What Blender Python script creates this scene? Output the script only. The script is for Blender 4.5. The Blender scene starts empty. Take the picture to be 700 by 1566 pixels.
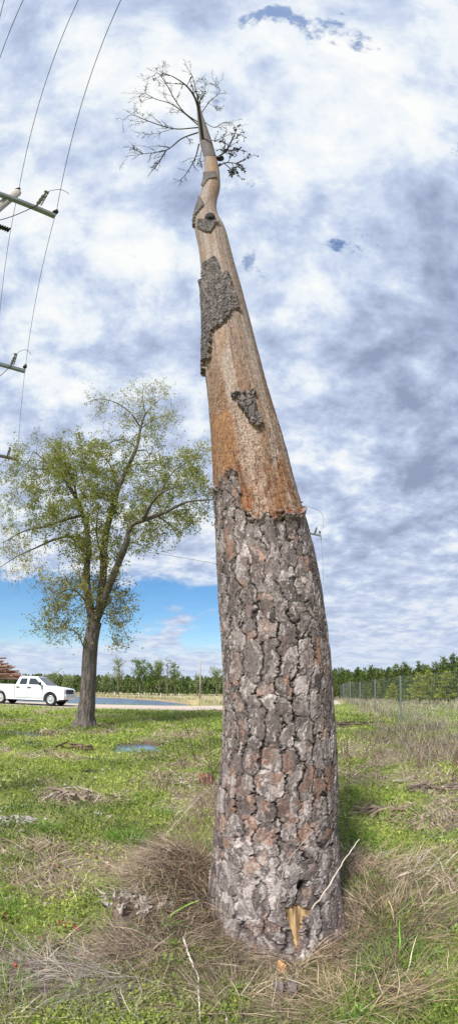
import bpy, bmesh, math, random
import numpy as np
random.seed(7); rng = np.random.default_rng(11)
S = bpy.context.scene; COL = S.collection
def LIN(r, g, b):
    f = lambda v: ((v/255+.055)/1.055)**2.4 if v > 10 else v/255/12.92
    return (f(r), f(g), f(b))
# ------------------------------------------------------------------ camera (a tall fisheye view, like the stitched photo)
F = 640.0; PIT = math.radians(6); HY = 1057.0; CY = HY-PIT*F; H = 1.55
cp, sp = math.cos(PIT), math.sin(PIT)
def ray(px, py):
    a = (px-350)/F; b = (CY-py)/F; t = math.hypot(a, b)+1e-9
    x = a/t*math.sin(t); z = b/t*math.sin(t); y = math.cos(t)
    return np.array((x, y*cp-z*sp, y*sp+z*cp))
CAM = np.array((0, 0, H))
def at_y(px, py, Y): d = ray(px, py); return CAM+d*(Y/d[1])
def at_z(px, py, Z): d = ray(px, py); return CAM+d*((Z-H)/d[2])
def at_r(px, py, R): return CAM+ray(px, py)*R
def proj(P):
    d = P-CAM; n = np.linalg.norm(d, axis=-1)
    x = d[..., 0]; y = d[..., 1]*cp+d[..., 2]*sp; z = -d[..., 1]*sp+d[..., 2]*cp
    t = np.arccos(np.clip(y/n, -1, 1)); h = np.hypot(x, z)+1e-9
    return 350+F*t*x/h, CY-F*t*z/h
cam = bpy.data.cameras.new('camera'); co = bpy.data.objects.new('camera', cam); COL.objects.link(co); S.camera = co
co.location = tuple(CAM); co.rotation_euler = (math.radians(90)+PIT, 0, 0)
cam.type = 'PANO'; cam.panorama_type = 'FISHEYE_LENS_POLYNOMIAL'
cam.sensor_fit = 'VERTICAL'; cam.sensor_height = 36; cam.sensor_width = 36*457/1024
cam.fisheye_fov = math.radians(240)
cam.fisheye_polynomial_k0 = 0; cam.fisheye_polynomial_k1 = -(1566/F)/36
for k in (2, 3, 4): setattr(cam, 'fisheye_polynomial_k%d' % k, 0)
cam.shift_y = (CY-783)/1566; cam.clip_start = .05; cam.clip_end = 20000

# ------------------------------------------------------------------ noise
def _h(ix, iy, iz, s):
    U = lambda q: np.asarray(q).astype(np.uint32)
    n = U(ix)*np.uint32(374761393)+U(iy)*np.uint32(668265263)+U(iz)*np.uint32(2147483647)+np.uint32((s*1274126177) & 0xffffffff)
    n = (n ^ (n >> np.uint32(13)))*np.uint32(1274126177)
    n = (n ^ (n >> np.uint32(16)))*np.uint32(2246822519)
    return ((n ^ (n >> np.uint32(15))) & np.uint32(0xffffff)).astype(np.float32)*np.float32(1/16777215.)
def vn(x, y, z=None, s=0):
    x = np.asarray(x, float); y = np.asarray(y, float); two = z is None
    ix = np.floor(x); iy = np.floor(y); fx = (x-ix).astype(np.float32); fy = (y-iy).astype(np.float32); ix = ix.astype(np.int32); iy = iy.astype(np.int32)
    fx = fx*fx*(3-2*fx); fy = fy*fy*(3-2*fy)
    if two: zs = ((np.zeros_like(ix), 1),)
    else:
        iz = np.floor(z); fz = (z-iz).astype(np.float32); iz = iz.astype(np.int32); fz = fz*fz*(3-2*fz); zs = ((iz, 1-fz), (iz+1, fz))
    r = 0
    for cz_, wz in zs:
        h0 = _h(ix, iy, cz_, s); h1 = _h(ix+1, iy, cz_, s); h2 = _h(ix, iy+1, cz_, s); h3 = _h(ix+1, iy+1, cz_, s)
        a = h0+(h1-h0)*fx; b = h2+(h3-h2)*fx; r = r+(a+(b-a)*fy)*wz
    return r
def fbm(x, y, z=None, s=0, o=4):
    r = 0; a = .5; t = 0; x = np.asarray(x, float); y = np.asarray(y, float)
    for k in range(o):
        r = r+a*vn(x, y, z, s+k); t += a; x = x*2.03+7.1; y = y*2.03+3.3; z = None if z is None else z*2.03+1.7; a *= .5
    return r/t
def sst(a, b, x):
    t = np.clip((x-a)/(b-a), 0, 1); return t*t*(3-2*t)
def voro(u, v, nu, s):
    """u wraps with period nu; returns edge gap, id random, offset to the cell"""
    iu = np.floor(u).astype(np.int32); iv = np.floor(v).astype(np.int32); u = u.astype(np.float32); v = v.astype(np.float32)
    f1 = np.full(u.shape, 9.); f2 = np.full(u.shape, 9.); idr = np.zeros(u.shape); idr2 = np.zeros(u.shape); dx1 = np.zeros(u.shape); dy1 = np.zeros(u.shape)
    for a in (-1, 0, 1):
        for b in (-1, 0, 1):
            cu = iu+a; cv = iv+b; w = np.mod(cu, nu)
            px = cu+.15+.7*_h(w, cv, 1+0*cu, s); py = cv+.15+.7*_h(w, cv, 2+0*cu, s)
            dx = u-px; dy = v-py; d = np.sqrt(dx*dx+dy*dy)
            m = d < f1; f2 = np.where(m, f1, np.minimum(f2, d))
            idr = np.where(m, _h(w, cv, 3+0*cu, s), idr); idr2 = np.where(m, _h(w, cv, 4+0*cu, s), idr2)
            dx1 = np.where(m, dx, dx1); dy1 = np.where(m, dy, dy1); f1 = np.where(m, d, f1)
    return f2-f1, idr, idr2, dx1, dy1

# ------------------------------------------------------------------ materials
def mat(name, base=None, rough=.8, attr=False, noise=None, bump=None, metal=0, spec=.3, mapscale=(1, 1, 1), trans=0, emis=None):
    """noise=(scale, amount) varies the base colour; bump=(scale, strength, distance)"""
    m = bpy.data.materials.new(name); m.use_nodes = True; nt = m.node_tree; L = nt.links
    b = nt.nodes['Principled BSDF']; b.inputs['Roughness'].default_value = rough; b.inputs['Metallic'].default_value = metal
    b.inputs['Specular IOR Level'].default_value = spec
    tc = nt.nodes.new('ShaderNodeTexCoord'); mp = nt.nodes.new('ShaderNodeMapping'); mp.inputs['Scale'].default_value = mapscale
    L.new(tc.outputs['Object'], mp.inputs['Vector'])
    if attr:
        a = nt.nodes.new('ShaderNodeAttribute'); a.attribute_name = 'Col'; src = a.outputs['Color']
    else:
        a = nt.nodes.new('ShaderNodeRGB'); a.outputs[0].default_value = (*base, 1); src = a.outputs[0]
    if noise:
        n = nt.nodes.new('ShaderNodeTexNoise'); n.inputs['Scale'].default_value = noise[0]; n.inputs['Detail'].default_value = 5; n.inputs['Roughness'].default_value = .65
        L.new(mp.outputs[0], n.inputs['Vector'])
        r = nt.nodes.new('ShaderNodeMapRange'); r.inputs[1].default_value = .3; r.inputs[2].default_value = .7
        r.inputs[3].default_value = 1-noise[1]; r.inputs[4].default_value = 1+noise[1]; L.new(n.outputs['Fac'], r.inputs[0])
        mx = nt.nodes.new('ShaderNodeVectorMath'); mx.operation = 'SCALE'; L.new(src, mx.inputs[0]); L.new(r.outputs[0], mx.inputs['Scale']); src = mx.outputs[0]
    L.new(src, b.inputs['Base Color'])
    if bump:
        n = nt.nodes.new('ShaderNodeTexNoise'); n.inputs['Scale'].default_value = bump[0]; n.inputs['Detail'].default_value = 6
        L.new(mp.outputs[0], n.inputs['Vector'])
        u = nt.nodes.new('ShaderNodeBump'); u.inputs['Strength'].default_value = bump[1]; u.inputs['Distance'].default_value = bump[2]
        L.new(n.outputs['Fac'], u.inputs['Height']); L.new(u.outputs[0], b.inputs['Normal'])
    if trans:
        t = nt.nodes.new('ShaderNodeBsdfTranslucent'); L.new(src, t.inputs['Color']); x = nt.nodes.new('ShaderNodeMixShader'); x.inputs[0].default_value = trans
        L.new(b.outputs[0], x.inputs[1]); L.new(t.outputs[0], x.inputs[2]); L.new(x.outputs[0], nt.nodes['Material Output'].inputs['Surface'])
    return m
M = {}
M['bark'] = mat('bark', attr=True, rough=.9, noise=(70, .28), bump=(160, .6, .004), spec=.15)
M['wood'] = mat('bare_wood', attr=True, rough=.8, noise=(45, .25), bump=(120, .5, .002), mapscale=(1, 1, .25), spec=.15)
M['branch'] = mat('dead_branch', LIN(76, 72, 70), noise=(9, .2), bump=(40, .5, .005))
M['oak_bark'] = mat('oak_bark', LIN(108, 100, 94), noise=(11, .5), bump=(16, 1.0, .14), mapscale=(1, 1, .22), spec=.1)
M['leaf'] = mat('leaf', attr=True, rough=.55, trans=.45, spec=.25)
M['blade'] = mat('blade', attr=True, rough=.6, trans=.3, spec=.2)
M['straw'] = mat('straw', attr=True, rough=.8, trans=.12, spec=.15)
M['needle'] = mat('pine_needles', attr=True, rough=.7, trans=.25, spec=.15)
M['stick'] = mat('stick', attr=True, rough=.85, noise=(30, .3), bump=(60, .4, .003), spec=.15)
M['metal'] = mat('galvanised_steel', LIN(150, 155, 158), rough=.5, metal=.6, noise=(20, .1))
M['polewood'] = mat('weathered_pole', LIN(158, 150, 140), noise=(12, .2), bump=(30, .5, .004), mapscale=(1, 1, .1))
M['arm'] = mat('grey_crossarm', LIN(122, 132, 136), rough=.55, noise=(10, .12))
M['black'] = mat('black_rubber', LIN(42, 42, 45), rough=.6)
M['porc'] = mat('grey_polymer', LIN(118, 118, 122), rough=.35, spec=.5)
M['wire'] = mat('wire', LIN(70, 72, 78), rough=.5)
M['white'] = mat('white_paint', LIN(228, 231, 236), rough=.25, spec=.5, noise=(2, .03))
M['glass'] = mat('car_glass', LIN(46, 54, 60), rough=.08, spec=.8)
M['chrome'] = mat('rim_metal', LIN(200, 203, 206), rough=.35, metal=.5)
M['rim'] = mat('spoked_rim', LIN(200, 203, 206), rough=.35, metal=.4)
M['tyre'] = mat('tyre', LIN(48, 46, 45), rough=.85)
M['lamp'] = mat('lamp_glass', LIN(190, 195, 200), rough=.15, spec=.7)
M['dark'] = mat('dark_plastic', LIN(38, 39, 42), rough=.6)
M['log'] = mat('log_bark', attr=True, rough=.9, noise=(6, .35), bump=(12, .8, .03))
M['crate'] = mat('crate_wood', LIN(196, 178, 140), noise=(6, .2), bump=(20, .4, .01))

# ------------------------------------------------------------------ mesh helpers
def link(name, me, m=None, parent=None):
    o = bpy.data.objects.new(name, me); COL.objects.link(o)
    if m: me.materials.append(m)
    if parent: o.parent = parent
    return o
def empty(name, loc=(0, 0, 0)):
    o = bpy.data.objects.new(name, None); o.location = tuple(float(v) for v in loc); COL.objects.link(o); return o
def tag(o, label=None, cat=None, group=None, kind=None):
    for k, v in (('label', label), ('category', cat), ('group', group), ('kind', kind)):
        if v: o[k] = v
    return o
def npmesh(name, V, Fc, m=None, col=None, parent=None, smooth=False):
    """V (n,3); Fc (k,3 or 4) int; col (n,3) linear colours"""
    V = np.asarray(V, np.float32); Fc = np.asarray(Fc, np.int32); k = Fc.shape[1]
    if parent is not None: V = V-np.array(parent.matrix_world.translation if False else parent.location, np.float32)
    me = bpy.data.meshes.new(name); me.vertices.add(len(V)); me.vertices.foreach_set('co', V.ravel())
    me.loops.add(Fc.size); me.loops.foreach_set('vertex_index', Fc.ravel())
    me.polygons.add(len(Fc)); me.polygons.foreach_set('loop_start', np.arange(0, Fc.size, k, dtype=np.int32))
    try: me.polygons.foreach_set('loop_total', np.full(len(Fc), k, np.int32))
    except Exception: pass
    if smooth: me.polygons.foreach_set('use_smooth', np.ones(len(Fc), bool))
    if col is not None:
        a = me.color_attributes.new('Col', 'FLOAT_COLOR', 'POINT'); c = np.ones((len(V), 4), np.float32); c[:, :3] = col; a.data.foreach_set('color', c.ravel())
    me.update(calc_edges=True); me.validate()
    return link(name, me, m, parent)
class MB:
    """collects shapes in world space, then builds ONE mesh"""
    def __init__(s): s.v = []; s.f = []; s.c = []; s.n = 0
    def add(s, V, Fs, c=(.5, .5, .5)):
        V = np.asarray(V, float); s.v.append(V); s.f += [tuple(i+s.n for i in f) for f in Fs]
        c = np.asarray(c, float); s.c.append(np.broadcast_to(c, (len(V), 3))); s.n += len(V); return s
    def tube(s, P, R, n=6, c=(.5, .5, .5), cap=True, rough=0):
        P = np.asarray(P, float); R = np.broadcast_to(np.asarray(R, float), (len(P),))
        T = np.gradient(P, axis=0); T /= np.linalg.norm(T, axis=1)[:, None]+1e-9
        up = np.array((0, 0, 1.)) if abs(T[0][2]) < .9 else np.array((1., 0, 0)); V = []
        u = np.cross(T[0], up); u /= np.linalg.norm(u)
        for i in range(len(P)):
            u = u-T[i]*u.dot(T[i]); u /= np.linalg.norm(u)+1e-9; w = np.cross(T[i], u)
            for k in range(n):
                a = 2*math.pi*k/n; r = R[i]*(1+rough*random.uniform(-1, 1)); V.append(P[i]+(u*math.cos(a)+w*math.sin(a))*r)
        Fs = [(i*n+k, i*n+(k+1) % n, (i+1)*n+(k+1) % n, (i+1)*n+k) for i in range(len(P)-1) for k in range(n)]
        if cap: Fs += [tuple(range(n-1, -1, -1)), tuple((len(P)-1)*n+k for k in range(n))]
        return s.add(V, Fs, c)
    def box(s, c0, size, rz=0, c=(.5, .5, .5), ax=None):
        x, y, z = [q/2 for q in size]; V = []
        A = np.array([[math.cos(rz), math.sin(rz), 0], [-math.sin(rz), math.cos(rz), 0], [0, 0, 1]]) if ax is None else np.asarray(ax)
        for i in (-1, 1):
            for j in (-1, 1):
                for k in (-1, 1): V.append(np.asarray(c0)+A[0]*i*x+A[1]*j*y+A[2]*k*z)
        return s.add(V, [(0, 1, 3, 2), (4, 6, 7, 5), (0, 4, 5, 1), (2, 3, 7, 6), (0, 2, 6, 4), (1, 5, 7, 3)], c)
    def lathe(s, base, prof, n=16, axis=(0, 0, 1), c=(.5, .5, .5)):
        ax = np.asarray(axis, float); ax /= np.linalg.norm(ax)
        P = [np.asarray(base)+ax*h for h, r in prof]; t = np.array((1., 0, 0)) if abs(ax[0]) < .9 else np.array((0, 1., 0))
        u = np.cross(ax, t); u /= np.linalg.norm(u); w = np.cross(ax, u); V = []
        for p, (h, r) in zip(P, prof):
            for k in range(n): a = 2*math.pi*k/n; V.append(p+(u*math.cos(a)+w*math.sin(a))*r)
        Fs = [(i*n+k, i*n+(k+1) % n, (i+1)*n+(k+1) % n, (i+1)*n+k) for i in range(len(P)-1) for k in range(n)]
        Fs += [tuple(range(n-1, -1, -1)), tuple((len(P)-1)*n+k for k in range(n))]
        return s.add(V, Fs, c)
    def build(s, name, m, parent=None, smooth=False, bevel=0):
        V = np.concatenate(s.v); off = np.zeros(3) if parent is None else np.array(parent.location)
        me = bpy.data.meshes.new(name); me.from_pydata((V-off).tolist(), [], s.f)
        a = me.color_attributes.new('Col', 'FLOAT_COLOR', 'POINT'); c = np.ones((len(V), 4), np.float32); c[:, :3] = np.concatenate(s.c); a.data.foreach_set('color', c.ravel())
        if smooth: me.polygons.foreach_set('use_smooth', np.ones(len(me.polygons), bool))
        me.update(); o = link(name, me, m, parent)
        if bevel:
            b = o.modifiers.new('bevel', 'BEVEL'); b.width = bevel; b.segments = 2; b.limit_method = 'ANGLE'
        return o

# ------------------------------------------------------------------ terrain
POND = [(-90, 34.5), (-30, 34), (-12, 34), (-5, 34.8), (-2.6, 36.5), (-3.2, 40), (-6, 47), (-10.5, 58), (-19, 70), (-32, 78), (-60, 88), (-95, 95)]
def poly_sd(x, y, P):
    d = np.full(x.shape, 1e9); ins = np.zeros(x.shape, bool)
    for i in range(len(P)):
        x0, y0 = P[i]; x1, y1 = P[(i+1) % len(P)]; ex, ey = x1-x0, y1-y0
        t = np.clip(((x-x0)*ex+(y-y0)*ey)/(ex*ex+ey*ey), 0, 1); d = np.minimum(d, np.hypot(x-x0-t*ex, y-y0-t*ey))
        c = ((y0 > y) != (y1 > y)) & (x < ex*(y-y0)/(ey if ey else 1e-9)+x0); ins ^= c
    return np.where(ins, -d, d)
ROAD = [(-120, 27.6), (-40, 27.6), (-12, 27.7), (-4, 28), (1.5, 29.5), (5.5, 34), (7.6, 42), (9, 60), (12, 100), (20, 200)]
def road_d(x, y):
    d = np.full(x.shape, 1e9)
    for (x0, y0), (x1, y1) in zip(ROAD[:-1], ROAD[1:]):
        ex, ey = x1-x0, y1-y0; t = np.clip(((x-x0)*ex+(y-y0)*ey)/(ex*ex+ey*ey), 0, 1); d = np.minimum(d, np.hypot(x-x0-t*ex, y-y0-t*ey))
    return d
PUD = []   # (x, y, rx, ry) filled after hh0
def hh0(x, y):
    x = np.asarray(x, float); y = np.asarray(y, float)
    right = sst(2.5, 9, x)
    z = .42*sst(8, 24, y)*(1-.6*right)
    z = z-.17*sst(31, 33.6, y)*(1-right)+.06*sst(70, 130, y)
    rd = road_d(x, y); k = 1-sst(3.9, 6, rd); z = z*(1-k)+.42*k
    far = np.hypot(x, y)
    z = z+(fbm(x*1.1, y*1.1, s=5)-.5)*.14*sst(1, 3, far)*(1-sst(20, 60, far))*(1-k)+(fbm(x*5, y*5, s=9)-.5)*.05*(1-sst(8, 20, far))*(1-k)
    z = z+(fbm(x*.02, y*.02, s=31)-.5)*1.2*sst(120, 400, far)
    z = z+.30*np.exp(-((x+.36)**2/.13+(y-2.75)**2/.4))+.10*np.exp(-((x-1.05)**2/.12+(y-2.5)**2/.3))-.07*np.exp(-((x-.35)**2/.35+(y-2.3)**2/.3))
    sd = poly_sd(x, y, POND); z = z*sst(-1.5, 1.2, sd)+(-.25)*(1-sst(-1.5, 1.2, sd))
    return z
def puddle_at(px, py, w, hgt):
    d = ray(px, py); t = 3.
    for _ in range(60):
        p = CAM+d*t; t += (p[2]-float(hh0(p[0], p[1])))/max(.05, -d[2])*.7
    p = CAM+d*t; return (p[0], p[1], w, hgt, float(hh0(p[0], p[1]))-.02)
def ground_px(px, py):
    d = ray(px, py); t = 2.
    for _ in range(60):
        p = CAM+d*t; t += (p[2]-float(hh0(p[0], p[1])))/max(.05, -d[2])*.7
    return CAM+d*t
PUD = [puddle_at(210, 1143, .62, .9), puddle_at(32, 1122, .95, .5), puddle_at(42, 1136, .25, .25)]
def hh(x, y):
    z = hh0(x, y)
    for (a, b, rx, ry, pz) in PUD:
        q = np.sqrt(((x-a)/rx)**2+((y-b)/ry)**2)+(fbm(np.asarray(x)*2.2, np.asarray(y)*2.2, s=3)-.5)*.9
        k = sst(.8, 1.15, q); z = z*k+(pz-.05)*(1-k)
        k2 = sst(1.0, 1.7, q); z = np.where((k > .99) & (q < 1.7), np.maximum(z*k2+(pz+.012)*(1-k2), pz+.006), z)
    return z
az = np.radians(np.unique(np.concatenate([np.linspace(-50, 50, 560), np.linspace(50, 310, 70)])))[:-1]
rad = np.concatenate([[.05, .5, 1], np.exp(np.linspace(math.log(1.3), math.log(100), 430)), np.exp(np.linspace(math.log(104), math.log(6000), 50))])
A, R = np.meshgrid(az, rad); X = R*np.sin(A); Y = R*np.cos(A); Z = hh(X, Y)
na = len(az); nr = len(rad); i = np.arange(nr-1)[:, None]*na; j = np.arange(na)[None]; j2 = (j+1) % na
quads = np.stack([i+j, i+na+j, i+na+j2, i+j2], -1).reshape(-1, 4)[:, ::-1]
# ground colour: damp soil, thin straw litter and low green growth in patches of their own shape
def green_mask(x, y):
    x = np.asarray(x, float); y = np.asarray(y, float)
    g = fbm(x*.9+3, y*.9, s=21, o=5)+.28*(fbm(x*4, y*4, s=23)-.5)
    r = np.hypot(x, y)
    g = g+.055+.03*(1-sst(2, 3.5, r))+.025*sst(4, 12, r)-.03*sst(2.5, 9, x)*(1-sst(8, 12, y))-.05*(sst(.3, 1.2, x)*(1-sst(3, 5, r)))
    g = g-.10*np.exp(-((x-5.6)**2/9+(y-10)**2/12))
    g = g-.22*np.exp(-(((x-.3)**2+(y-2.3)**2)/.45))-.2*np.exp(-((x+.75)**2/.15+(y-2.0)**2/.6))
    return sst(.43, .57, g)
gm = green_mask(X, Y); rr = np.hypot(X, Y)
soil = np.array(LIN(112, 96, 80)); straw = np.array(LIN(158, 146, 122)); green = np.array(LIN(136, 152, 70)); dgreen = np.array(LIN(100, 118, 52))
n1 = fbm(X*3, Y*3, s=41)[..., None]; n2 = fbm(X*9, Y*9, s=42)[..., None]
C = soil*(1-n1)+straw*n1; C = C*(.7+.6*n2)
Gc = dgreen*(1-n2)+green*n2
fg = (gm*sst(3, 9, rr)+.25*gm*(1-sst(3, 9, rr)))[..., None]*.9; C = C*(1-fg)+Gc*1.05*fg
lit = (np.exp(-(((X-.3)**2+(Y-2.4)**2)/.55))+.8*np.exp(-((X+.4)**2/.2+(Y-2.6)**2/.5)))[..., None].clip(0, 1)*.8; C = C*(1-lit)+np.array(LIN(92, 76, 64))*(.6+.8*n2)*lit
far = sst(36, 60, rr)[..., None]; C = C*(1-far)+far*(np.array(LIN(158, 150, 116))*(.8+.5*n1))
for (a, b, rx, ry, pz) in PUD:
    q = np.sqrt(((X-a)/rx)**2+((Y-b)/ry)**2); k = (1-sst(.9, 1.9, q))[..., None]; C = C*(1-k)+np.array(LIN(92, 80, 64))*k
sd = poly_sd(X, Y, POND); k = (np.exp(-(sd/1.6)**2))[..., None]; C = C*(1-k)+np.array(LIN(150, 128, 104))*k
M['ground'] = mat('ground', attr=True, rough=.95, noise=(14, .3), bump=(40, .7, .02), spec=.1)
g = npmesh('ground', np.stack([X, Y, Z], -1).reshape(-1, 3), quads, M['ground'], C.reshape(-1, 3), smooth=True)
tag(g, kind='structure', label='rough grassy ground')
# road ribbon
pts = []
for (x0, y0), (x1, y1) in zip(ROAD[:-1], ROAD[1:]):
    for t in np.linspace(0, 1, 40, endpoint=False): pts.append((x0+(x1-x0)*t, y0+(y1-y0)*t))
pts = np.array(pts); ker = np.ones(9)/9
pts = np.stack([np.convolve(np.pad(pts[:, q], 4, 'edge'), ker, 'valid') for q in (0, 1)], 1)
T = np.gradient(pts, axis=0); T /= np.linalg.norm(T, axis=1)[:, None]; Nn = np.stack([-T[:, 1], T[:, 0]], 1)
ws = np.linspace(-3.6, 3.6, 13); RX = pts[:, None, 0]+Nn[:, None, 0]*ws; RY = pts[:, None, 1]+Nn[:, None, 1]*ws
edge = (fbm(RX, RY, s=77)-.5)*.7*(np.abs(ws) > 3.5); RX = RX+Nn[:, None, 0]*edge; RY = RY+Nn[:, None, 1]*edge
RZ = hh0(RX, RY)+.03*(1-(np.abs(ws)/3.6)**4)+.004
i = np.arange(len(pts)-1)[:, None]*13; j = np.arange(12)[None]
tr = np.abs(np.abs(ws)-1.0) < .7
rc = np.array(LIN(178, 164, 152))*(.8+.35*fbm(RX*.8, RY*2.5, s=8))[..., None]; rc = np.where(tr[None, :, None], rc*1.12, rc)
M['road'] = mat('gravel', attr=True, rough=.9, noise=(25, .25), bump=(60, .6, .02), spec=.1)
tag(npmesh('road', np.stack([RX, RY, RZ], -1).reshape(-1, 3), np.stack([i+j, i+j+1, i+14+j, i+13+j], -1).reshape(-1, 4)[:, ::-1], M['road'], rc.reshape(-1, 3), smooth=True), kind='structure', label='pale gravel road')
# water
def water(name, P, z, deep=(0.05, .07, .09), bumps=(1.5, .05)):
    m = mat(name, LIN(70, 84, 104), rough=(.32 if 'pond' in name else .06), spec=.9, bump=(bumps[0], .6 if 'pond' in name else .2, bumps[1])); o = MB().add([(x, y, z) for x, y in P], [tuple(range(len(P)))]).build(name, m)
    if o.data.polygons[0].normal.z < 0: o.data.flip_normals()
    return tag(o, kind='structure')
water('pond_water', [(-140, 34.5), (-30, 33.2), (-12, 33.2), (-4.4, 33.8), (-1.2, 35.8), (-1.6, 40), (-4.6, 47.5), (-9, 59), (-18, 72), (-31.5, 80), (-60, 90), (-140, 110)], .15)
for (a, b, rx, ry, pz) in PUD:
    water('puddle_water', [(a+rx*1.5*math.cos(t), b+ry*1.5*math.sin(t)) for t in np.linspace(0, 2*math.pi, 24, endpoint=False)], pz, bumps=(6, .003))
# ------------------------------------------------------------------ the dead pine
ROWS = [(1500, 314, 528), (1450, 318, 521), (1400, 322, 519), (1350, 322, 518), (1300, 325, 517), (1250, 330, 516), (1200, 334, 516), (1150, 340, 514), (1100, 341, 511), (1057, 342, 508),
        (1000, 340, 503), (950, 337, 497), (900, 334, 490), (850, 331, 480), (800, 329, 467), (780, 328, 461), (740, 326, 450), (700, 324, 440), (650, 321, 425), (600, 317, 410),
        (550, 311, 397), (500, 311, 384), (450, 308, 371), (400, 306, 357), (380, 304, 352), (350, 298, 343), (335, 297, 335), (320, 299, 331), (305, 304, 332), (290, 308, 336), (270, 312, 336),
        (250, 312, 333), (235, 311, 328), (220, 307, 324), (205, 305, 319), (190, 303, 314), (175, 302, 309), (160, 301, 305)]
Y0, LEAN = 2.5, .08
cen = []; rads = []
for row, l, r in ROWS:
    c = ray((l+r)/2, row); a, b = ray(l, row), ray(r, row); half = .5*math.acos(min(1, a.dot(b)))
    t = (Y0+LEAN*H)/(c[1]-LEAN*c[2]); cen.append(CAM+c*t); rads.append(t*math.sin(half))
cen = np.array(cen); rads = np.array(rads)
arc = np.concatenate([[0], np.cumsum(np.linalg.norm(np.diff(cen, axis=0), axis=1))])
def smooth_interp(s, xs, ys):
    # Catmull-Rom through the measured rows
    m = np.gradient(ys, xs, axis=0); k = np.clip(np.searchsorted(xs, s)-1, 0, len(xs)-2); h = xs[k+1]-xs[k]; t = (s-xs[k])/h
    if ys.ndim > 1: h = h[:, None]; t = t[:, None]
    return (2*t**3-3*t**2+1)*ys[k]+(t**3-2*t**2+t)*h*m[k]+(-2*t**3+3*t**2)*ys[k+1]+(t**3-t**2)*h*m[k+1]
ss = [0.]
while ss[-1] < arc[-1]:
    c = np.array([np.interp(ss[-1], arc, cen[:, q]) for q in range(3)]); ss.append(ss[-1]+max(.0042, np.linalg.norm(c-CAM)/F*.9))
ss = np.array(ss[:-1]); CC = smooth_interp(ss, arc, cen); RR = np.maximum(smooth_interp(ss, arc, rads), .01)
TT = np.gradient(CC, axis=0); TT /= np.linalg.norm(TT, axis=1)[:, None]
UU = np.zeros_like(TT); u = np.array((1., 0, 0))
for q in range(len(TT)):
    u = u-TT[q]*u.dot(TT[q]); u /= np.linalg.norm(u); UU[q] = u
WW = np.cross(TT, UU); 
ph = np.concatenate([np.linspace(math.radians(-115), math.radians(115), 330, endpoint=False), np.linspace(math.radians(115), math.radians(245), 62, endpoint=False)])
fa = math.atan2(float(-(CC[0]-CAM).dot(WW[0])), float(-(CC[0]-CAM).dot(UU[0]))); ph = np.mod(ph+fa+2*math.pi, 2*math.pi); ph = np.roll(ph, -int(np.argmin(ph))); NA = len(ph)
PH, SS = np.meshgrid(ph, ss)
DIR = UU[:, None]*np.cos(PH)[..., None]+WW[:, None]*np.sin(PH)[..., None]
base = CC[:, None]+DIR*RR[:, None, None]
zz = CC[:, 2][:, None]
BX, BY = proj(base); view = base-CAM; facing = (view*DIR).sum(-1) < .12*np.linalg.norm(view, axis=-1)
nz = fbm(BX/9, BY/9, s=61)-.5; nzf = fbm(BX/3.2, BY/3.2, s=62)-.5
# upper edge of the lower bark, in measured rows
bx = [300, 326, 333, 340, 346, 352, 358, 364, 368, 372, 380, 392, 405, 415, 430, 445, 455, 463, 480]
by = [752, 750, 748, 738, 722, 716, 716, 728, 752, 780, 793, 795, 786, 795, 786, 788, 792, 776, 770]
edge_row = np.interp(BX, bx, by)
nzc = np.round((nz*22+nzf*16)/4)*4
low_bark = np.where(facing, BY+nzc > edge_row, BY+nzc > 775)
nzs = fbm(BX/4.5, BY/6, s=64, o=2)-.5
def in_poly(P, jx=9, jy=11):
    return (poly_sd(BX+nzf*jx*.6+np.round(nzs*6)/6*jx*1.1, BY+nz*jy*1.6+nzf*jy*.5, P) < 0) & facing
P1 = [(326, 394), (333, 402), (338, 415), (346, 419), (353, 432), (357, 446), (361, 462), (366, 477), (356, 478), (347, 486), (340, 493), (333, 500), (327, 508), (322, 518), (324, 530), (323, 545), (315, 552), (314, 575), (306, 576), (300, 560), (300, 440), (310, 425), (311, 408)]
P2 = [(356, 606), (372, 602), (387, 598), (389, 612), (390, 625), (397, 638), (401, 652), (394, 654), (385, 650), (378, 641), (372, 628), (364, 618), (357, 613)]
P3 = [(291, 300), (306, 298), (312, 312), (308, 320), (300, 330), (296, 352), (286, 350)]
P4 = [(305, 338), (318, 336), (333, 342), (326, 350), (322, 358), (314, 354), (304, 350)]
P5 = [(310, 263), (328, 262), (330, 272), (318, 275), (312, 285), (306, 280)]
P6 = [(296, 150), (335, 150), (335, 232), (322, 241), (313, 246), (300, 236)]
P7 = [(318, 325), (332, 325), (334, 338), (319, 339)]
masks = [in_poly(P1), in_poly(P2), in_poly(P3, 3, 3), in_poly(P4, 5, 4), in_poly(P5, 3, 2)]
crown_bark = (BY+nz*10 < 238) & (SS > ss[-1]*.35)
up_bark = masks[0] | masks[1] | masks[2] | masks[3] | masks[4] | crown_bark
back_scale = np.zeros(PH.shape, bool)
bark = low_bark | up_bark | back_scale
# --- big plates
per = 2*math.pi*.30; nu = 22; us = PH/(2*math.pi)*nu; vs = SS/.135
cx, cy, cz = np.cos(PH), np.sin(PH), SS
def pn(k, s, o=4): return fbm(cx*k*.3+9, cy*k*.3+5, cz*k, s=s, o=o)-.5
zf = fbm(cx*1.2+4, cy*1.2, cz*2.2, s=80, o=2)-.5
w1 = pn(6, 81)*.8+zf*1.3+pn(30, 82, 3)*.42+pn(90, 83, 2)*.16; w2 = pn(6, 84)*1.0+zf*2.0+pn(30, 85, 3)*.5+pn(90, 86, 2)*.2
sh = pn(1.1, 88, 2)*3
e1, id1, id1b, dx, dy = voro(us+w1+sh*.6, vs+w2, nu, 5)
gw = .045+.11*(pn(3, 90, 2)+.5)+.05*(pn(12, 92, 2))
side = np.clip(np.abs(dx)*1.6-np.abs(dy)*.5+.28, .08, 1)
fiss = (1-sst(gw*.3, gw*1.25, e1+.09*(1-side)))*(.25+.75*side)
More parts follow.
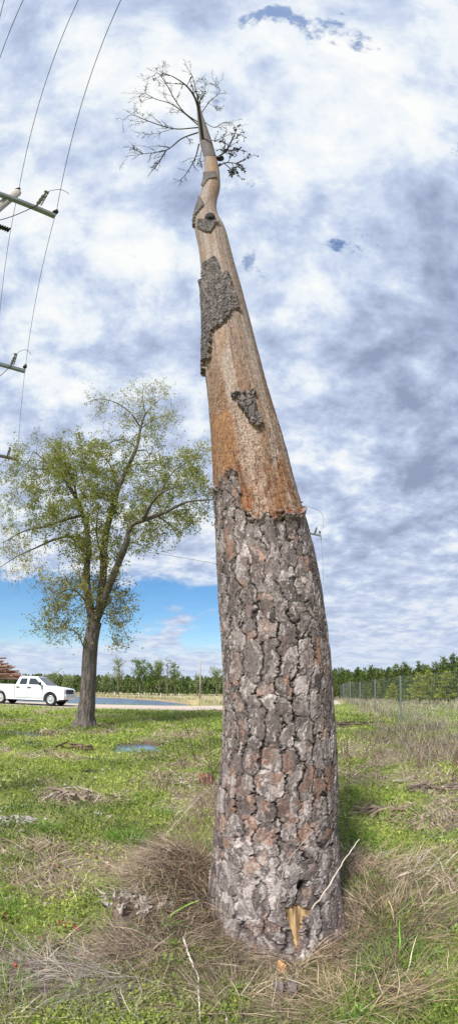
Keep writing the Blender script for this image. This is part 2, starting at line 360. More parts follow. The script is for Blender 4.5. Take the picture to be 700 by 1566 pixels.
# --- loose flakes on the plates
e2, id2, id2b, fx, fy = voro(us*2.5+w1*2.2, vs*2+w2*2.6, 55, 15)
e3, id3, id3b, gx, gy = voro(us*6+w1*5, vs*4.4+w2*6, 132, 25)
e4, id4, _, _, _ = voro(us*12+w1*9, vs*9+w2*11, 264, 35)
lay = np.floor(id2*3)/2; lay3 = np.floor(id3*3)/2
plate = .004*(id1-.5)+(dx*(id1b-.5)+dy*(id1-.35))*.006
hgt = plate+.0034*lay+.0020*lay3+.0012*id4-.020*fiss*(.6+.4*id1b)-.004*(1-sst(0, .07, e2))*(id2b > .4)-.0012*(1-sst(0, .07, e3))
fin = (RR[:, None]/.30)
thick = np.where(low_bark, .016, .020*np.clip(fin, .6, 1))
small = np.where(low_bark, 1, .45*np.clip(fin, .5, 1.0))
# finer plates high up
e5, id5, id5b, hx, hy = voro(us*1.6+w1*1.6, SS/.075+w2*1.6, 32, 45)
hgt_up = .008*(id5-.5)+.007*np.floor(id2*3)/2+.003*id4-.016*(1-sst(.04, .2, e5))
gr = pn(90, 95, 3)*.004
rim = np.zeros(PH.shape)
for P_ in (P1, P2, P3, P4, P5): rim = np.maximum(rim, np.exp(-(poly_sd(BX, BY, P_)/3.5)**2)*facing)
rim = rim*(~low_bark); edge_low = np.exp(-(((BY-edge_row)/7)**2))*low_bark
disp_b = np.where(low_bark, hgt, hgt_up*np.clip(fin, .5, 1))+gr*.5+rim*(.010+.022*np.maximum(0, nzf+.3))+edge_low*(.006+.03*np.maximum(0, nzf+.1))
# wood surface
grain = fbm(cx*14, cy*14, cz*1.6, s=101, o=4)-.5; wn = pn(20, 103)
crk = (np.abs(fbm(cx*8+2, cy*8, cz*1.1, s=107, o=4)-.5) < .012)&(fbm(cx*2, cy*2, cz*1.5, s=108, o=2) > .42)
pit = (vn(us*9, vs*26, s=109) > .90) & (fbm(us*1.2, vs*.6, s=111) > .40)
disp_w = (grain*.008+wn*.007)*np.clip(fin, .4, 1)-.008*crk*np.clip(fin, .4, 1)-.006*pit
disp = np.where(bark, thick+disp_b, disp_w)
# where the bark is, the measured outline already holds its thickness
disp = disp-np.where(low_bark, .016, 0)*sst(0, .25, (BY-edge_row)/60+0*disp)
# the small hollow and the scar near the foot
hol = np.exp(-(((BX-461)/7.5)**2+((BY-1356)/10)**2)); disp = disp-.05*sst(.25, .8, hol+nzf*.3)
scar = (poly_sd(BX+nzf*9, BY+nzf*14, [(436, 1388), (448, 1384), (472, 1384), (472, 1396), (461, 1404), (457, 1432), (448, 1448), (445, 1424), (437, 1404)]) < 0) & facing
disp = np.where(scar, -.014+grain*.01+wn*.008, disp)
knot = np.exp(-(((BX-321)/9)**2+((BY-333)/7)**2))*facing; disp = disp+.05*sst(.4, .8, knot)
flare = .06*np.exp(-np.maximum(zz+.02, 0)/.16)*(.5+.9*(fbm(cx*1.6, cy*1.6, s=121, o=2))); disp = disp+flare*(SS < 1.5)
base = base+DIR*disp[..., None]
# colours: lichen grey, lilac grey and freshly flaked red brown per flake
def mixc(a, b, t): return a*(1-t[..., None])+b*t[..., None]
g1 = np.array(LIN(108, 98, 95)); g2 = np.array(LIN(166, 155, 151)); g3 = np.array(LIN(62, 55, 52)); r1 = np.array(LIN(140, 104, 84)); r2 = np.array(LIN(104, 82, 72)); fu = np.array(LIN(50, 44, 42)); dk = np.array(LIN(82, 76, 75))
ones = np.ones(PH.shape)
bc = mixc(g1*ones[..., None], g2, sst(.35, .95, id2b*.55+id3b*.25+id1*.2)); bc = mixc(bc, g3, sst(.6, .9, id1b*.5+id2*.3+id4*.2)*.75)
red = .85*sst(.62, .84, id1b*.30+id3*.15+(1-id2)*.40+pn(2.5, 131)*.5+.10*(lay < .3)); bc = mixc(bc, r1, red*.72); bc = mixc(bc, r2, sst(.5, .8, id4*.5+id3b*.4)*(red*.5+.15))
bc = bc*(.62+.70*id4)[..., None]*(.70+.58*id3)[..., None]*(.86+.26*id1)[..., None]
bc = mixc(bc, np.array(LIN(196, 188, 182)), sst(.76, .88, id3b*.6+id4*.4)*.55*(1-red))
pale = sst(1.0, .1, zz)*sst(.56, .70, id2b*.5+id3*.3+pn(6, 133)+.2); bc = mixc(bc, np.array(LIN(186, 176, 172)), pale*.3)
bc = mixc(bc, fu, np.clip(fiss*1.2+.5*(1-sst(0, .06, e2))*(id2b > .4), 0, .95))
ub = mixc(dk*ones[..., None], np.array(LIN(128, 119, 116)), id2b*.8)*(.75+.5*id4)[..., None]
bc = np.where(low_bark[..., None], bc, ub)
w_pale = np.array(LIN(176, 158, 142)); w_tan = np.array(LIN(150, 120, 94)); w_or = np.array(LIN(156, 116, 80)); w_gr = np.array(LIN(150, 140, 132)); w_dk = np.array(LIN(84, 58, 42))
st = fbm(cx*6, cy*6, cz*.6, s=141, o=5); st2 = fbm(cx*26, cy*26, cz*3.2, s=143, o=4)
wc = mixc(w_pale*ones[..., None], w_tan, sst(.40, .55, st)); wc = mixc(wc, w_gr, sst(.50, .64, st2*.5+fbm(us*4, vs*7, s=145, o=4)*.5)*.55); wc = mixc(wc, w_dk, sst(.54, .68, fbm(us*9, vs*13, s=144, o=4))*.5)
org = np.maximum(np.exp(-(((BX-343)/22)**2+((BY-690)/75)**2))*1.1, np.exp(-(((BX-372)/16)**2+((BY-765)/30)**2)))
org = np.maximum(org, np.exp(-(((BX-430)/13)**2+((BY-735)/62)**2))); org = np.maximum(org, np.exp(-(((BX-340)/14)**2+((BY-520)/34)**2))*.6)
org = np.maximum(org, np.exp(-(((BX-326)/10)**2+((BY-262)/50)**2))*.7)
org = np.maximum(org, np.exp(-(((BX-320)/14)**2+((BY-385)/20)**2))*.5)
wc = mixc(wc, w_or, sst(.3, .75, org+(fbm(BX/14, BY/24, s=151)-.5)*.9+grain*.4)*.85)
mid = np.exp(-(((BX-(385+(BY-650)*.13))/13)**2))*sst(560, 640, BY); wc = mixc(wc, np.array(LIN(196, 178, 162)), sst(.3, .8, mid+grain*.8)*.55)
rust = sst(690, 770, BY+(st-.5)*160)*sst(.35, .6, st2*.5+fbm(us*2.5, vs*3, s=171)*.5); wc = mixc(wc, np.array(LIN(138, 92, 60)), rust*.6)
wc = mixc(wc, np.array(LIN(152, 146, 142)), sst(640, 470, BY)*.35*(1-np.clip(org, 0, 1)))
wc = wc*np.array((.96, .95, .96))*(.56+.60*fbm(us*5, vs*9, s=155, o=3))[..., None]
spk = ((vn(us*14, vs*26, s=157) > .72) | (vn(us*7+5, vs*14, s=158) > .80))*sst(500, 660, BY+(st-.5)*180)*(fbm(us*1.5, vs, s=159) > .33)
blot = sst(.60, .72, fbm(us*2.2, vs*2, s=163))*sst(640, 740, BY); wc = mixc(wc, w_dk, np.clip(spk*.95+pit*.6+crk*.6+blot*.45, 0, .85)); wc = mixc(wc, np.array(LIN(120, 62, 40)), sst(.62, .8, fbm(us*3, vs*3, s=161))*sst(680, 760, BY)*.8)
wc = np.where(scar[..., None], mixc(np.array(LIN(178, 150, 108))*ones[..., None], np.array(LIN(116, 92, 68)), sst(.40, .55, st2)), wc)
cc = np.where((bark & ~scar)[..., None], bc, wc); cc = mixc(cc, np.array(LIN(30, 27, 26)), sst(.3, .7, hol)*.9); cc = mixc(cc, np.array(LIN(34, 32, 32)), sst(.35, .6, knot))
root = empty('dead_pine', (CC[0][0], CC[0][1], 0))
tag(root, 'tall leaning dead pine with stripped upper trunk, rough bark below and bare crown', 'tree')
ns = len(ss); i = np.arange(ns-1)[:, None]*NA; j = np.arange(NA)[None]; j2 = (j+1) % NA
quads = np.stack([i+j, i+j2, i+NA+j2, i+NA+j], -1); V = base.reshape(-1, 3); CF = cc.reshape(-1, 3)
cls = np.zeros(PH.shape, int); cls[low_bark] = 1
for q, m_ in enumerate(masks): cls[m_] = 2+q
cls[crown_bark] = 7; cls[back_scale] = 8; cls[scar] = 9; fc = cls[:-1]
for k, nm, mt, lab in ((0, 'trunk', 'wood', 'bare weathered tan trunk wood'), (1, 'bark', 'bark', 'thick plated grey and red brown bark'), (2, 'bark_patch', 'bark', 'large dark bark sheet clinging high on the trunk'), (3, 'bark_patch', 'bark', 'small loose bark scrap on the bare wood'),
                   (4, 'bark_patch', 'bark', ''), (5, 'bark_patch', 'bark', ''), (6, 'bark_patch', 'bark', ''), (7, 'crown_bark', 'bark', ''), (8, 'bark_patch', 'bark', ''), (9, 'scar', 'wood', 'exposed yellow wood at the foot')):
    sel = quads[fc == k].reshape(-1, 4)
    if not len(sel): continue
    uq, inv = np.unique(sel, return_inverse=True)
    o = npmesh(nm, V[uq], inv.reshape(-1, 4), M[mt], CF[uq], parent=root, smooth=(mt == 'wood'))
    if lab: o['label'] = lab
# ---- bare crown
def px2(cx_, cy_): return 150+cx_/2.593, 60+cy_/2.593
def catmull(P, n=6):
    P = np.asarray(P, float); out = []
    Q = np.vstack([2*P[0]-P[1], P, 2*P[-1]-P[-2]])
    for k in range(1, len(Q)-2):
        for t in np.linspace(0, 1, n, endpoint=False):
            a, b, c, d = Q[k-1], Q[k], Q[k+1], Q[k+2]
            out.append(.5*((2*b)+(-a+c)*t+(2*a-5*b+4*c-d)*t*t+(-a+3*b-3*c+d)*t**3))
    out.append(P[-1]); return np.array(out)
RC = np.linalg.norm(CC[-1]-CAM)
RMAP = lambda py: float(np.interp(py, [160, 240, 300], [RC, np.linalg.norm(CC[np.argmin(abs(BY[:, 0]-240))]-CAM), RC*.6]))
def grow(mb, P, r0, r1, depth, spread, rs, tips=None, wig=.06):
    """a limb with side twigs, recursively"""
    n = len(P); L = np.linalg.norm(np.diff(P, axis=0), axis=1).sum()
    mb.tube(P, np.linspace(r0, r1, n), 5 if r0 > .02 else 3, cap=False)
    if tips is not None and depth <= 1: tips.append(P[-1])
    if depth <= 0: return
    for k in range(int(spread)):
        i0 = int(n*rs.uniform(.25, .97)); d = P[min(i0+1, n-1)]-P[max(i0-1, 0)]; d = d/(np.linalg.norm(d)+1e-9)
        s = rs.normal(0, 1, 3); s -= d*s.dot(d); s /= np.linalg.norm(s)+1e-9
        l = L*rs.uniform(.12, .34)*(1.1-.5*i0/n); dd = d*.75+s*.75+np.array((0, 0, .12)); dd /= np.linalg.norm(dd)
        q = [P[i0]]; m = 5
        for t in range(m): dd = dd+rs.normal(0, .18, 3); dd /= np.linalg.norm(dd); q.append(q[-1]+dd*l/m)
        rr_ = (r0+(r1-r0)*i0/n)*.6; grow(mb, np.array(q), rr_, max(r1*.7, .0035), depth-1, spread*.6, rs, tips)
rs = np.random.default_rng(4); mb = MB(); tips = []
CB = [([(420, 440), (412, 370), (405, 320), (397, 270), (378, 220), (345, 180), (300, 150), (272, 138)], .05), ([(405, 335), (345, 293), (305, 240), (272, 180), (238, 135), (215, 150)], .03), ([(272, 180), (255, 130), (262, 92)], .015),
      ([(402, 345), (300, 262), (230, 238), (185, 215), (160, 228)], .03), ([(185, 215), (190, 185)], .012), ([(400, 350), (300, 355), (200, 325), (135, 300), (100, 322)], .035), ([(200, 325), (140, 275)], .012),
      ([(395, 370), (330, 395), (270, 440), (180, 455), (105, 465)], .038), ([(180, 455), (120, 425)], .012), ([(270, 440), (240, 490), (200, 540)], .02), ([(400, 415), (385, 470), (352, 530), (325, 560)], .022),
      ([(405, 300), (395, 240), (375, 150), (350, 110)], .025), ([(405, 300), (440, 250), (482, 205), (450, 150)], .026), ([(400, 260), (425, 190), (410, 150)], .018), ([(410, 320), (460, 350), (500, 330), (545, 345)], .02),
      ([(425, 400), (470, 400), (530, 375), (578, 380)], .018), ([(468, 470), (505, 445), (530, 400), (548, 360)], .03), ([(505, 445), (545, 440), (575, 440)], .012), ([(475, 505), (505, 490), (545, 492), (577, 500)], .024), ([(500, 492), (528, 520), (532, 546)], .014),
      ([(345, 385), (362, 400), (364, 420)], .012), ([(300, 262), (285, 290), (330, 290)], .012), ([(300, 355), (220, 375), (155, 370)], .016), ([(430, 250), (460, 265), (490, 270)], .012), ([(410, 440), (405, 480), (415, 520)], .012)]
for P, r0 in CB:
    Pw = []
    for q, (a, b) in enumerate(P):
        x, y = px2(a, b); y0_ = px2(*P[0])[1]; Pw.append(at_r(x, y, RMAP(min(240, y0_))*(1+.03*math.sin(q*1.3+a*.05)*min(1, q))))
    grow(mb, catmull(Pw, 5), r0*1.1, .009, 3, 12, rs, tips if P[0][0] > 418 else None)
for tp in tips[::17]: mb.lathe(tp, [(0, .006), (.015, .022), (.04, .018), (.06, .005)], 5, rs.normal(0, 1, 3))  # small pine cones on some twig tips, merged into the branch mesh
mb.build('dead_branches_cones', M['branch'], root, smooth=True)
mb = MB(); kp = at_r(331, 243, RMAP(243)*.98); mb.lathe(kp, [(0, .05), (.05, .085), (.12, .09), (.17, .05)], 10, ray(331, 243)*.0+np.array((1, -.2, -.1))); mb.build('broken_stub', M['dark'], root, smooth=True)

# ------------------------------------------------------------------ leafy tree to the left
def leaves(P, size, cols, rs, up=.3):
    """one folded diamond leaf per point"""
    n = len(P); d = rs.normal(0, 1, (n, 3)); d /= np.linalg.norm(d, axis=1)[:, None]
    nn = rs.normal(0, 1, (n, 3)); nn[:, 2] += up*3; nn -= d*(nn*d).sum(1)[:, None]; nn /= np.linalg.norm(nn, axis=1)[:, None]
    s = np.cross(d, nn); size = np.broadcast_to(size, (n,))[:, None]
    a = P; b = P+d*size*.5+s*size*.32; c = P+d*size; e = P+d*size*.5-s*size*.32+nn*size*.12
    V = np.stack([a, b, c, e], 1).reshape(-1, 3); Fc = np.arange(4*n).reshape(-1, 4)
    return V, Fc, np.repeat(cols, 4, 0)
OY = 15.0
oak = empty('leafy_tree', (at_y(130, 1112, OY)[0], OY, float(hh(at_y(130, 1112, OY)[0], OY))))
tag(oak, 'spreading green hardwood tree with forked trunk beside the white pickup', 'tree')
def o3(x, y, dy=0): return at_y(x, y, OY+dy)
mb = MB(); oz = oak.location.z
TP = [(129, 1118), (130, 1105), (133, 1080), (135, 1050), (137, 1010), (140, 980), (145, 953)]
Pt = catmull([o3(*p) for p in TP], 5); Rt = np.interp(np.linspace(0, 1, len(Pt)), [0, .1, .22, .4, .7, 1], [.85, .56, .35, .295, .275, .27])
NV = 28; Vt = []
for k, (p, r) in enumerate(zip(Pt, Rt)):
    for q in range(NV):
        a = 2*math.pi*q/NV; f = max(0, 1-k/8); rr_ = r*(1+f*.28*math.sin(a*5+1)+.05*math.sin(a*9+k*.3)); Vt.append(p+np.array((math.cos(a)*rr_, math.sin(a)*rr_, 0)))
mb.add(Vt, [(k*NV+q, k*NV+(q+1) % NV, (k+1)*NV+(q+1) % NV, (k+1)*NV+q) for k in range(len(Pt)-1) for q in range(NV)])
LIMBS = [([(144, 960, 0), (134, 905, 0), (133, 870, .2), (136, 840, .3), (131, 800, .5), (118, 765, .8), (100, 735, 1.2), (78, 712, 1.5), (52, 690, 1.8)], .22, .04),
         ([(143, 960, 0), (153, 925, .2), (158, 880, .1), (160, 830, 0), (170, 785, 0), (180, 750, -.2), (197, 712, -.2), (209, 684, 0), (215, 655, .1), (222, 635, .2), (238, 615, .3)], .24, .03),
         ([(147, 950, 0), (166, 900, -.4), (180, 865, -.7), (192, 835, -1), (200, 805, -1.2), (222, 795, -1.4), (250, 785, -1.6), (285, 768, -1.7), (325, 764, -1.8)], .21, .03),
         ([(218, 797, -1.4), (232, 770, -1.8), (250, 752, -2.1), (285, 740, -2.4)], .09, .02), ([(240, 788, -1.5), (262, 805, -1.2), (275, 828, -1)], .05, .012),
         ([(134, 850, .2), (112, 822, .8), (85, 825, 1.2), (55, 838, 1.5), (25, 852, 1.8), (0, 868, 2)], .09, .02), ([(126, 788, .5), (100, 795, -.2), (70, 805, -.8), (38, 812, -1.2), (5, 830, -1.5)], .09, .02),
         ([(118, 765, .8), (112, 735, .3), (95, 715, -.2), (70, 718, -.6), (40, 715, -1)], .07, .015), ([(216, 655, .1), (200, 632, -.3), (178, 616, -.5), (150, 610, -.8), (128, 618, -.9)], .045, .012), ([(216, 655, .1), (235, 642, .5), (265, 632, .9)], .035, .01),
         ([(222, 635, .2), (218, 600, .4), (224, 585, .5)], .035, .01), ([(180, 750, -.2), (172, 720, .6), (160, 700, 1), (135, 690, 1.4)], .06, .012), ([(209, 684, 0), (185, 672, .4), (150, 684, .8), (130, 686, 1)], .045, .01),
         ([(206, 690, 0), (225, 690, -.5), (232, 715, -.8)], .04, .01), ([(150, 940, -.1), (168, 940, -.6), (185, 955, -1), (195, 975, -1.1)], .035, .01), ([(138, 930, 0), (118, 905, -.5), (95, 905, -.8), (72, 935, -1)], .045, .01),
         ([(160, 860, 0), (150, 830, -.8), (148, 800, -1.4), (152, 775, -1.8)], .06, .015), ([(133, 1000, 0), (115, 965, -.7), (85, 960, -.9), (62, 975, -1)], .03, .008), ([(245, 755, -2), (262, 725, -2.2), (290, 705, -2.3), (310, 700, -2.3)], .04, .01)]
nodes = []
for P, r0, r1 in LIMBS:
    q = catmull([o3(*p) for p in P], 5); mb.tube(q, np.linspace(r0*.80, r1*.7, len(q))*(1+.04*np.sin(np.arange(len(q)))), 9, cap=False)
    for a, r in zip(q, np.linspace(r0, r1, len(q))): nodes.append((*a, r))
# foliage clumps in photo terms: centre, radii, number of twigs, leaves per twig, colour weight
BL = [(55, 700, 50, 40, 62, .9), (30, 745, 38, 45, 36, .6), (90, 745, 50, 45, 90, 1.3), (110, 700, 38, 40, 60, 1.3), (60, 800, 55, 38, 62, .95), (20, 850, 34, 38, 34, .45), (150, 770, 36, 45, 70, 1.3), (165, 700, 40, 32, 60, 1.1),
      (150, 830, 40, 30, 50, 1.1), (120, 830, 28, 28, 30, .9), (200, 760, 38, 45, 62, 1.0), (245, 735, 40, 40, 62, 1.15), (290, 720, 34, 32, 44, .9), (300, 765, 26, 34, 30, .85), (262, 800, 38, 30, 50, .95), (215, 820, 30, 24, 30, .8),
      (180, 625, 45, 26, 36, .32), (225, 600, 38, 22, 34, .32), (250, 640, 26, 24, 26, .42), (215, 665, 36, 28, 34, .75), (150, 610, 24, 16, 12, .25), (110, 910, 42, 30, 56, .8), (75, 955, 30, 28, 34, .6), (115, 965, 22, 28, 22, .45), (180, 925, 24, 34, 40, .75),
      (185, 975, 20, 26, 20, .35), (160, 890, 28, 28, 24, .6), (295, 690, 26, 18, 20, .5), (80, 880, 32, 24, 26, .5), (140, 870, 30, 24, 24, .65), (10, 780, 24, 40, 22, .5)]
nd = np.array(nodes); LP = []; LC = []; rs = np.random.default_rng(9)
c_a = np.array(LIN(160, 162, 88)); c_b = np.array(LIN(126, 134, 64)); c_c = np.array(LIN(180, 178, 124)); c_d = np.array(LIN(150, 128, 72))
for bx_, by_, rx, ry, nt_, dn in BL:
    for _ in range(nt_):
        a = rs.uniform(0, 2*math.pi); q = math.sqrt(rs.uniform(0, 1)); x = bx_+rx*q*math.cos(a); y = by_+ry*q*math.sin(a)
        dep = rs.normal(0, 1)*rx/F*OY*.9; tgt = o3(x, y, max(-3, min(3.2, dep)))
        d = np.linalg.norm(nd[:, :3]-tgt, axis=1)+(nd[:, 3] < .008)*.15; k = int(np.argmin(d)); s = nd[k, :3]; L = d[k]; ro = min(nd[k, 3]*.6, .008+.010*L)
        n = max(4, int(L/.18)); t = np.linspace(0, 1, n)[:, None]; c = s*(1-t)+tgt*t; c[:, 2] += np.sin(t[:, 0]*math.pi)*L*.10*rs.normal(.4, 1); c[1:-1] += rs.normal(0, .035, (n-2, 3))
        rr_ = np.linspace(ro, .004, n); mb.tube(c, rr_, 3, cap=False); nd = np.vstack([nd, np.column_stack([c[1:], rr_[1:]])])
        # little side twigs
        for _k in range(4):
            q0 = c[rs.integers(n//2, n)]; q1 = q0+rs.normal(0, .16, 3); q2 = q1+(q1-q0)*.7+rs.normal(0, .07, 3); mb.tube([q0, q1, q2], [.004, .003, .002], 3, cap=False)
            m = max(1, int(rs.poisson(15*dn))); LP.append(q0+(q2-q0)*rs.uniform(.2, 1.1, (m, 1))+rs.normal(0, .06, (m, 3)))
            low = y > 850; w = rs.uniform(0, 1, (m, 1)); cc_ = c_a*w+(c_c if dn < .6 else c_b)*(1-w)
            if low: cc_ = np.where(rs.uniform(0, 1, (m, 1)) < .3, c_d, cc_)
            LC.append(cc_*rs.uniform(.75, 1.2, (m, 1)))
mb.build('trunk', M['oak_bark'], oak, smooth=True)
LP = np.concatenate(LP); LC = np.concatenate(LC); print('tree leaves', len(LP))
V, Fc, C = leaves(LP, rs.uniform(.05, .105, len(LP)), LC, rs); npmesh('crown', V, Fc, M['leaf'], C, parent=oak)
# ------------------------------------------------------------------ copies
def copy_tree(o, parent=None):
    c = o.copy(); COL.objects.link(c)
    if parent: c.parent = parent
    for ch in list(o.children): copy_tree(ch, c)
    return c
def gz(x, y): return float(hh(np.array(float(x)), np.array(float(y))))
def gp(px, py):
    p = ground_px(px, py); return np.array((p[0], p[1], gz(p[0], p[1])))
def off(o): o.location = (0, 0, 0)
# ------------------------------------------------------------------ pickup
TY = 25.6; tx = at_y(10.9, 1080, TY)[0]; tz = float(hh0(tx+2, TY))+.03
tr_ = empty('pickup_truck', (tx+1.9, TY, tz)); tag(tr_, 'white four door pickup truck parked on the gravel road behind the green tree', 'pickup truck')
def T3(x, y, z): return np.array((tx+x, TY+y, tz+z))
def prism(mb, prof, y0, y1):
    n = len(prof); V = [T3(x, y0, z) for x, z in prof]+[T3(x, y1, z) for x, z in prof]
    mb.add(V, [tuple(range(n)), tuple(range(2*n-1, n-1, -1))]+[(k, k+n, (k+1) % n+n, (k+1) % n) for k in range(n)])
def arch(cx_, r=.50): return [(cx_+r*math.cos(a), .40+r*math.sin(a)) for a in np.linspace(math.pi*1.05, -math.pi*.05, 12)]
low_ = [(-1.25, .45), (-1.2, .42)]+[(-.5, .36)]+arch(0)+[(.55, .34), (3.2, .34)]+arch(3.78)+[(4.35, .40), (4.72, .42)]
prof = low_+[(4.78, .62), (4.76, 1.0), (4.66, 1.10), (4.2, 1.17), (3.5, 1.245), (3.3, 1.26), (1.12, 1.27), (1.10, 1.31), (-1.28, 1.30), (-1.3, .9)]
for_side = MB(); prism(for_side, prof, -.985, -.90); prism(for_side, prof, .90, .985)
core = low_+[(4.76, .62), (4.74, 1.0), (4.64, 1.12), (4.2, 1.19), (3.5, 1.262), (1.12, 1.262), (1.12, .82), (-1.2, .80), (-1.28, .75)]
prism(for_side, core, -.897, .897)
for_side.build('body', M['white'], tr_, bevel=.025)
mb = MB(); mb.box(T3(-1.27, 0, 1.05), (.06, 1.79, .5)); mb.build('tailgate', M['white'], tr_, bevel=.01)
cab = [(1.18, 1.25), (1.40, 1.80), (1.55, 1.845), (2.5, 1.86), (2.75, 1.82), (3.52, 1.25)]
mb = MB(); n = len(cab); hw = lambda z: .93-.26*max(0, (z-1.25))/.6
V = [T3(x, -hw(z), z) for x, z in cab]+[T3(x, hw(z), z) for x, z in cab]
mb.add(V, [tuple(range(n)), tuple(range(2*n-1, n-1, -1))]+[(k, k+n, (k+1) % n+n, (k+1) % n) for k in range(n)]); mb.build('cab', M['white'], tr_, bevel=.02)
def pane(name, pts, parent=None, t=.012):
    mb = MB()
    for sgn in (-1, 1):
        a = [T3(x, sgn*(hw(z)+.002), z) for x, z in pts]; b = [T3(x, sgn*(hw(z)+t), z) for x, z in pts]; k = len(pts)
        mb = MB(); mb.add(a+b, [tuple(range(k)), tuple(range(2*k-1, k-1, -1))]+[(q, q+k, (q+1) % k+k, (q+1) % k) for q in range(k)]); mb.build(name, M['glass'], tr_)
pane('side_window', [(1.47, 1.32), (1.56, 1.70), (2.03, 1.72), (2.03, 1.32)]); pane('side_window', [(2.18, 1.32), (2.18, 1.72), (2.62, 1.72), (3.02, 1.40), (3.05, 1.32)])
mb = MB(); a = [(2.80, -.62, 1.80), (2.80, .62, 1.80), (3.44, .78, 1.33), (3.44, -.78, 1.33)]; mb.add([T3(x+.012, y, z+.012) for x, y, z in a]+[T3(x-.03, y, z-.03) for x, y, z in a], [(0, 1, 2, 3), (7, 6, 5, 4), (0, 4, 5, 1), (1, 5, 6, 2), (2, 6, 7, 3), (3, 7, 4, 0)]); mb.build('windscreen', M['glass'], tr_)
for y in (-.99, .99):
    mb = MB()
    for x in (1.17, 2.12, 3.22): mb.box(T3(x, y, .86), (.018, .008, .78))
    mb.box(T3(2.2, y, .47), (2.05, .008, .018)); mb.build('door_seams', M['dark'], tr_)
    for x in (1.42, 2.28): mb = MB(); mb.box(T3(x, y*1.012, 1.13), (.24, .03, .06)); mb.build('door_handle', M['dark'], tr_, bevel=.01)
    mb = MB(); mb.box(T3(3.12, y*1.10, 1.38), (.12, .20, .22)); mb.box(T3(3.12, y*1.0, 1.31), (.06, .12, .05)); mb.build('wing_mirror', M['dark'], tr_, bevel=.03)
    mb = MB(); mb.box(T3(4.63, y*.86, .93), (.24, .24, .17)); mb.build('headlight', M['lamp'], tr_, bevel=.03)
for x in (0, 3.78):
    for y in (-.80, .80):
        s = 1 if y > 0 else -1; mb = MB(); mb.lathe(T3(x, y-s*.13, .405), [(0, .30), (.01, .39), (.05, .41), (.20, .41), (.25, .385), (.255, .27), (.20, .26)], 28, (0, s, 0)); wh = mb.build('wheel', M['tyre'], tr_, smooth=True)
        mb = MB(); mb.lathe(T3(x, y+s*.06, .405), [(0, .262), (.05, .262), (.062, .235), (.035, .215), (.03, .12), (.06, .09), (.075, .05)], 28, (0, s, 0)); r_ = mb.build('rim', M['rim'], None, smooth=False); r_.data.transform(__import__('mathutils').Matrix.Translation(-tr_.location)); r_.parent = wh
mb = MB(); mb.box(T3(4.80, 0, .62), (.16, 1.86, .24)); mb.build('bumper', M['chrome'], tr_, bevel=.03)
mb = MB(); mb.box(T3(-1.36, 0, .58), (.14, 1.8, .2)); mb.build('bumper', M['chrome'], tr_, bevel=.03)
mb = MB(); mb.box(T3(4.77, 0, .92), (.06, 1.2, .26)); mb.build('grille', M['dark'], tr_, bevel=.01)
mb = MB(); mb.box(T3(1.9, 0, .38), (4.9, 1.5, .2)); mb.build('chassis', M['dark'], tr_)

# ------------------------------------------------------------------ tree-length logs on a trailer behind the pickup
LY = 30.4; bx0 = at_y(43, 1036, LY)[0]; lz0 = .45
tl = empty('log_trailer', (bx0-8, LY, lz0)); tag(tl, 'long log trailer on the road carrying the reddish logs, behind the pickup', 'trailer')
mb = MB(); mb.box((bx0-8.2, LY, lz0+1.25), (8.5, .9, .25)); mb.build('frame', M['dark'], tl)
for x in (-11.5, -5.2):
    mb = MB(); mb.box((bx0+x, LY, lz0+1.45), (.2, 2.5, .2)); mb.build('bolster', M['dark'], tl)
    for y in (-1.2, 1.2): mb = MB(); mb.box((bx0+x, LY+y, lz0+2.3), (.12, .1, 1.6)); mb.build('stake', M['dark'], tl)
for x in (-11.2, -9.9):
    for y in (-1.0, 1.0): mb = MB(); mb.lathe((bx0+x, LY+y-.2, lz0+.52), [(0, .3), (.02, .5), (.38, .5), (.4, .3)], 24, (0, 1, 0)); mb.build('wheel', M['tyre'], tl, smooth=True)
mb = MB(); mb.box((bx0-4.2, LY, lz0+.6), (.12, .8, 1.2)); mb.build('landing_leg', M['dark'], tl)
rs = np.random.default_rng(31); lproto = []
for v in range(4):
    mb = MB(); P = [(0, 0, 0), (3, .02, .03), (6, rs.normal(0, .05), .1), (9, rs.normal(0, .1), .12)]; c0 = [LIN(122, 92, 78), LIN(146, 116, 96), LIN(106, 86, 76), LIN(160, 134, 112)][v]
    mb.tube(catmull(P, 4), np.linspace(.15, .06, 13), 9, c0, rough=.05)
    for k in range(9):
        x = rs.uniform(5.5, 9); a = rs.uniform(0, 6.28); p = np.array((x, 0, .1)); q = p+np.array((rs.uniform(.1, .6), math.cos(a)*rs.uniform(.1, .35), math.sin(a)*rs.uniform(.1, .3))); mb.tube([p, q], [.03, .008], 4, c0)
    lproto.append(mb)
k = 0
for layer in range(6):
    for c in range(8-layer//3):
        zz_ = lz0+1.95+layer*.25; yy = LY-1.05+c*.29+(layer % 2)*.12
        tipx = bx0-rs.uniform(0, .9)-layer*.50-rs.exponential(.35)
        src = lproto[k % 4]
        if k < 4: o = src.build('log', M['log'])
        else: o = bpy.data.objects.new('log', lmesh[k % 4]); COL.objects.link(o)
        if k < 4:
            if k == 0: lmesh = {}
            lmesh[k] = o.data
        o.location = (tipx-9, yy, zz_); o.rotation_euler = (rs.uniform(0, 6), rs.normal(-.012, .01), rs.normal(0, .012))
        tag(o, 'reddish brown pine log in the load stacked behind the white pickup', 'log', 'logs of the trailer load'); k += 1

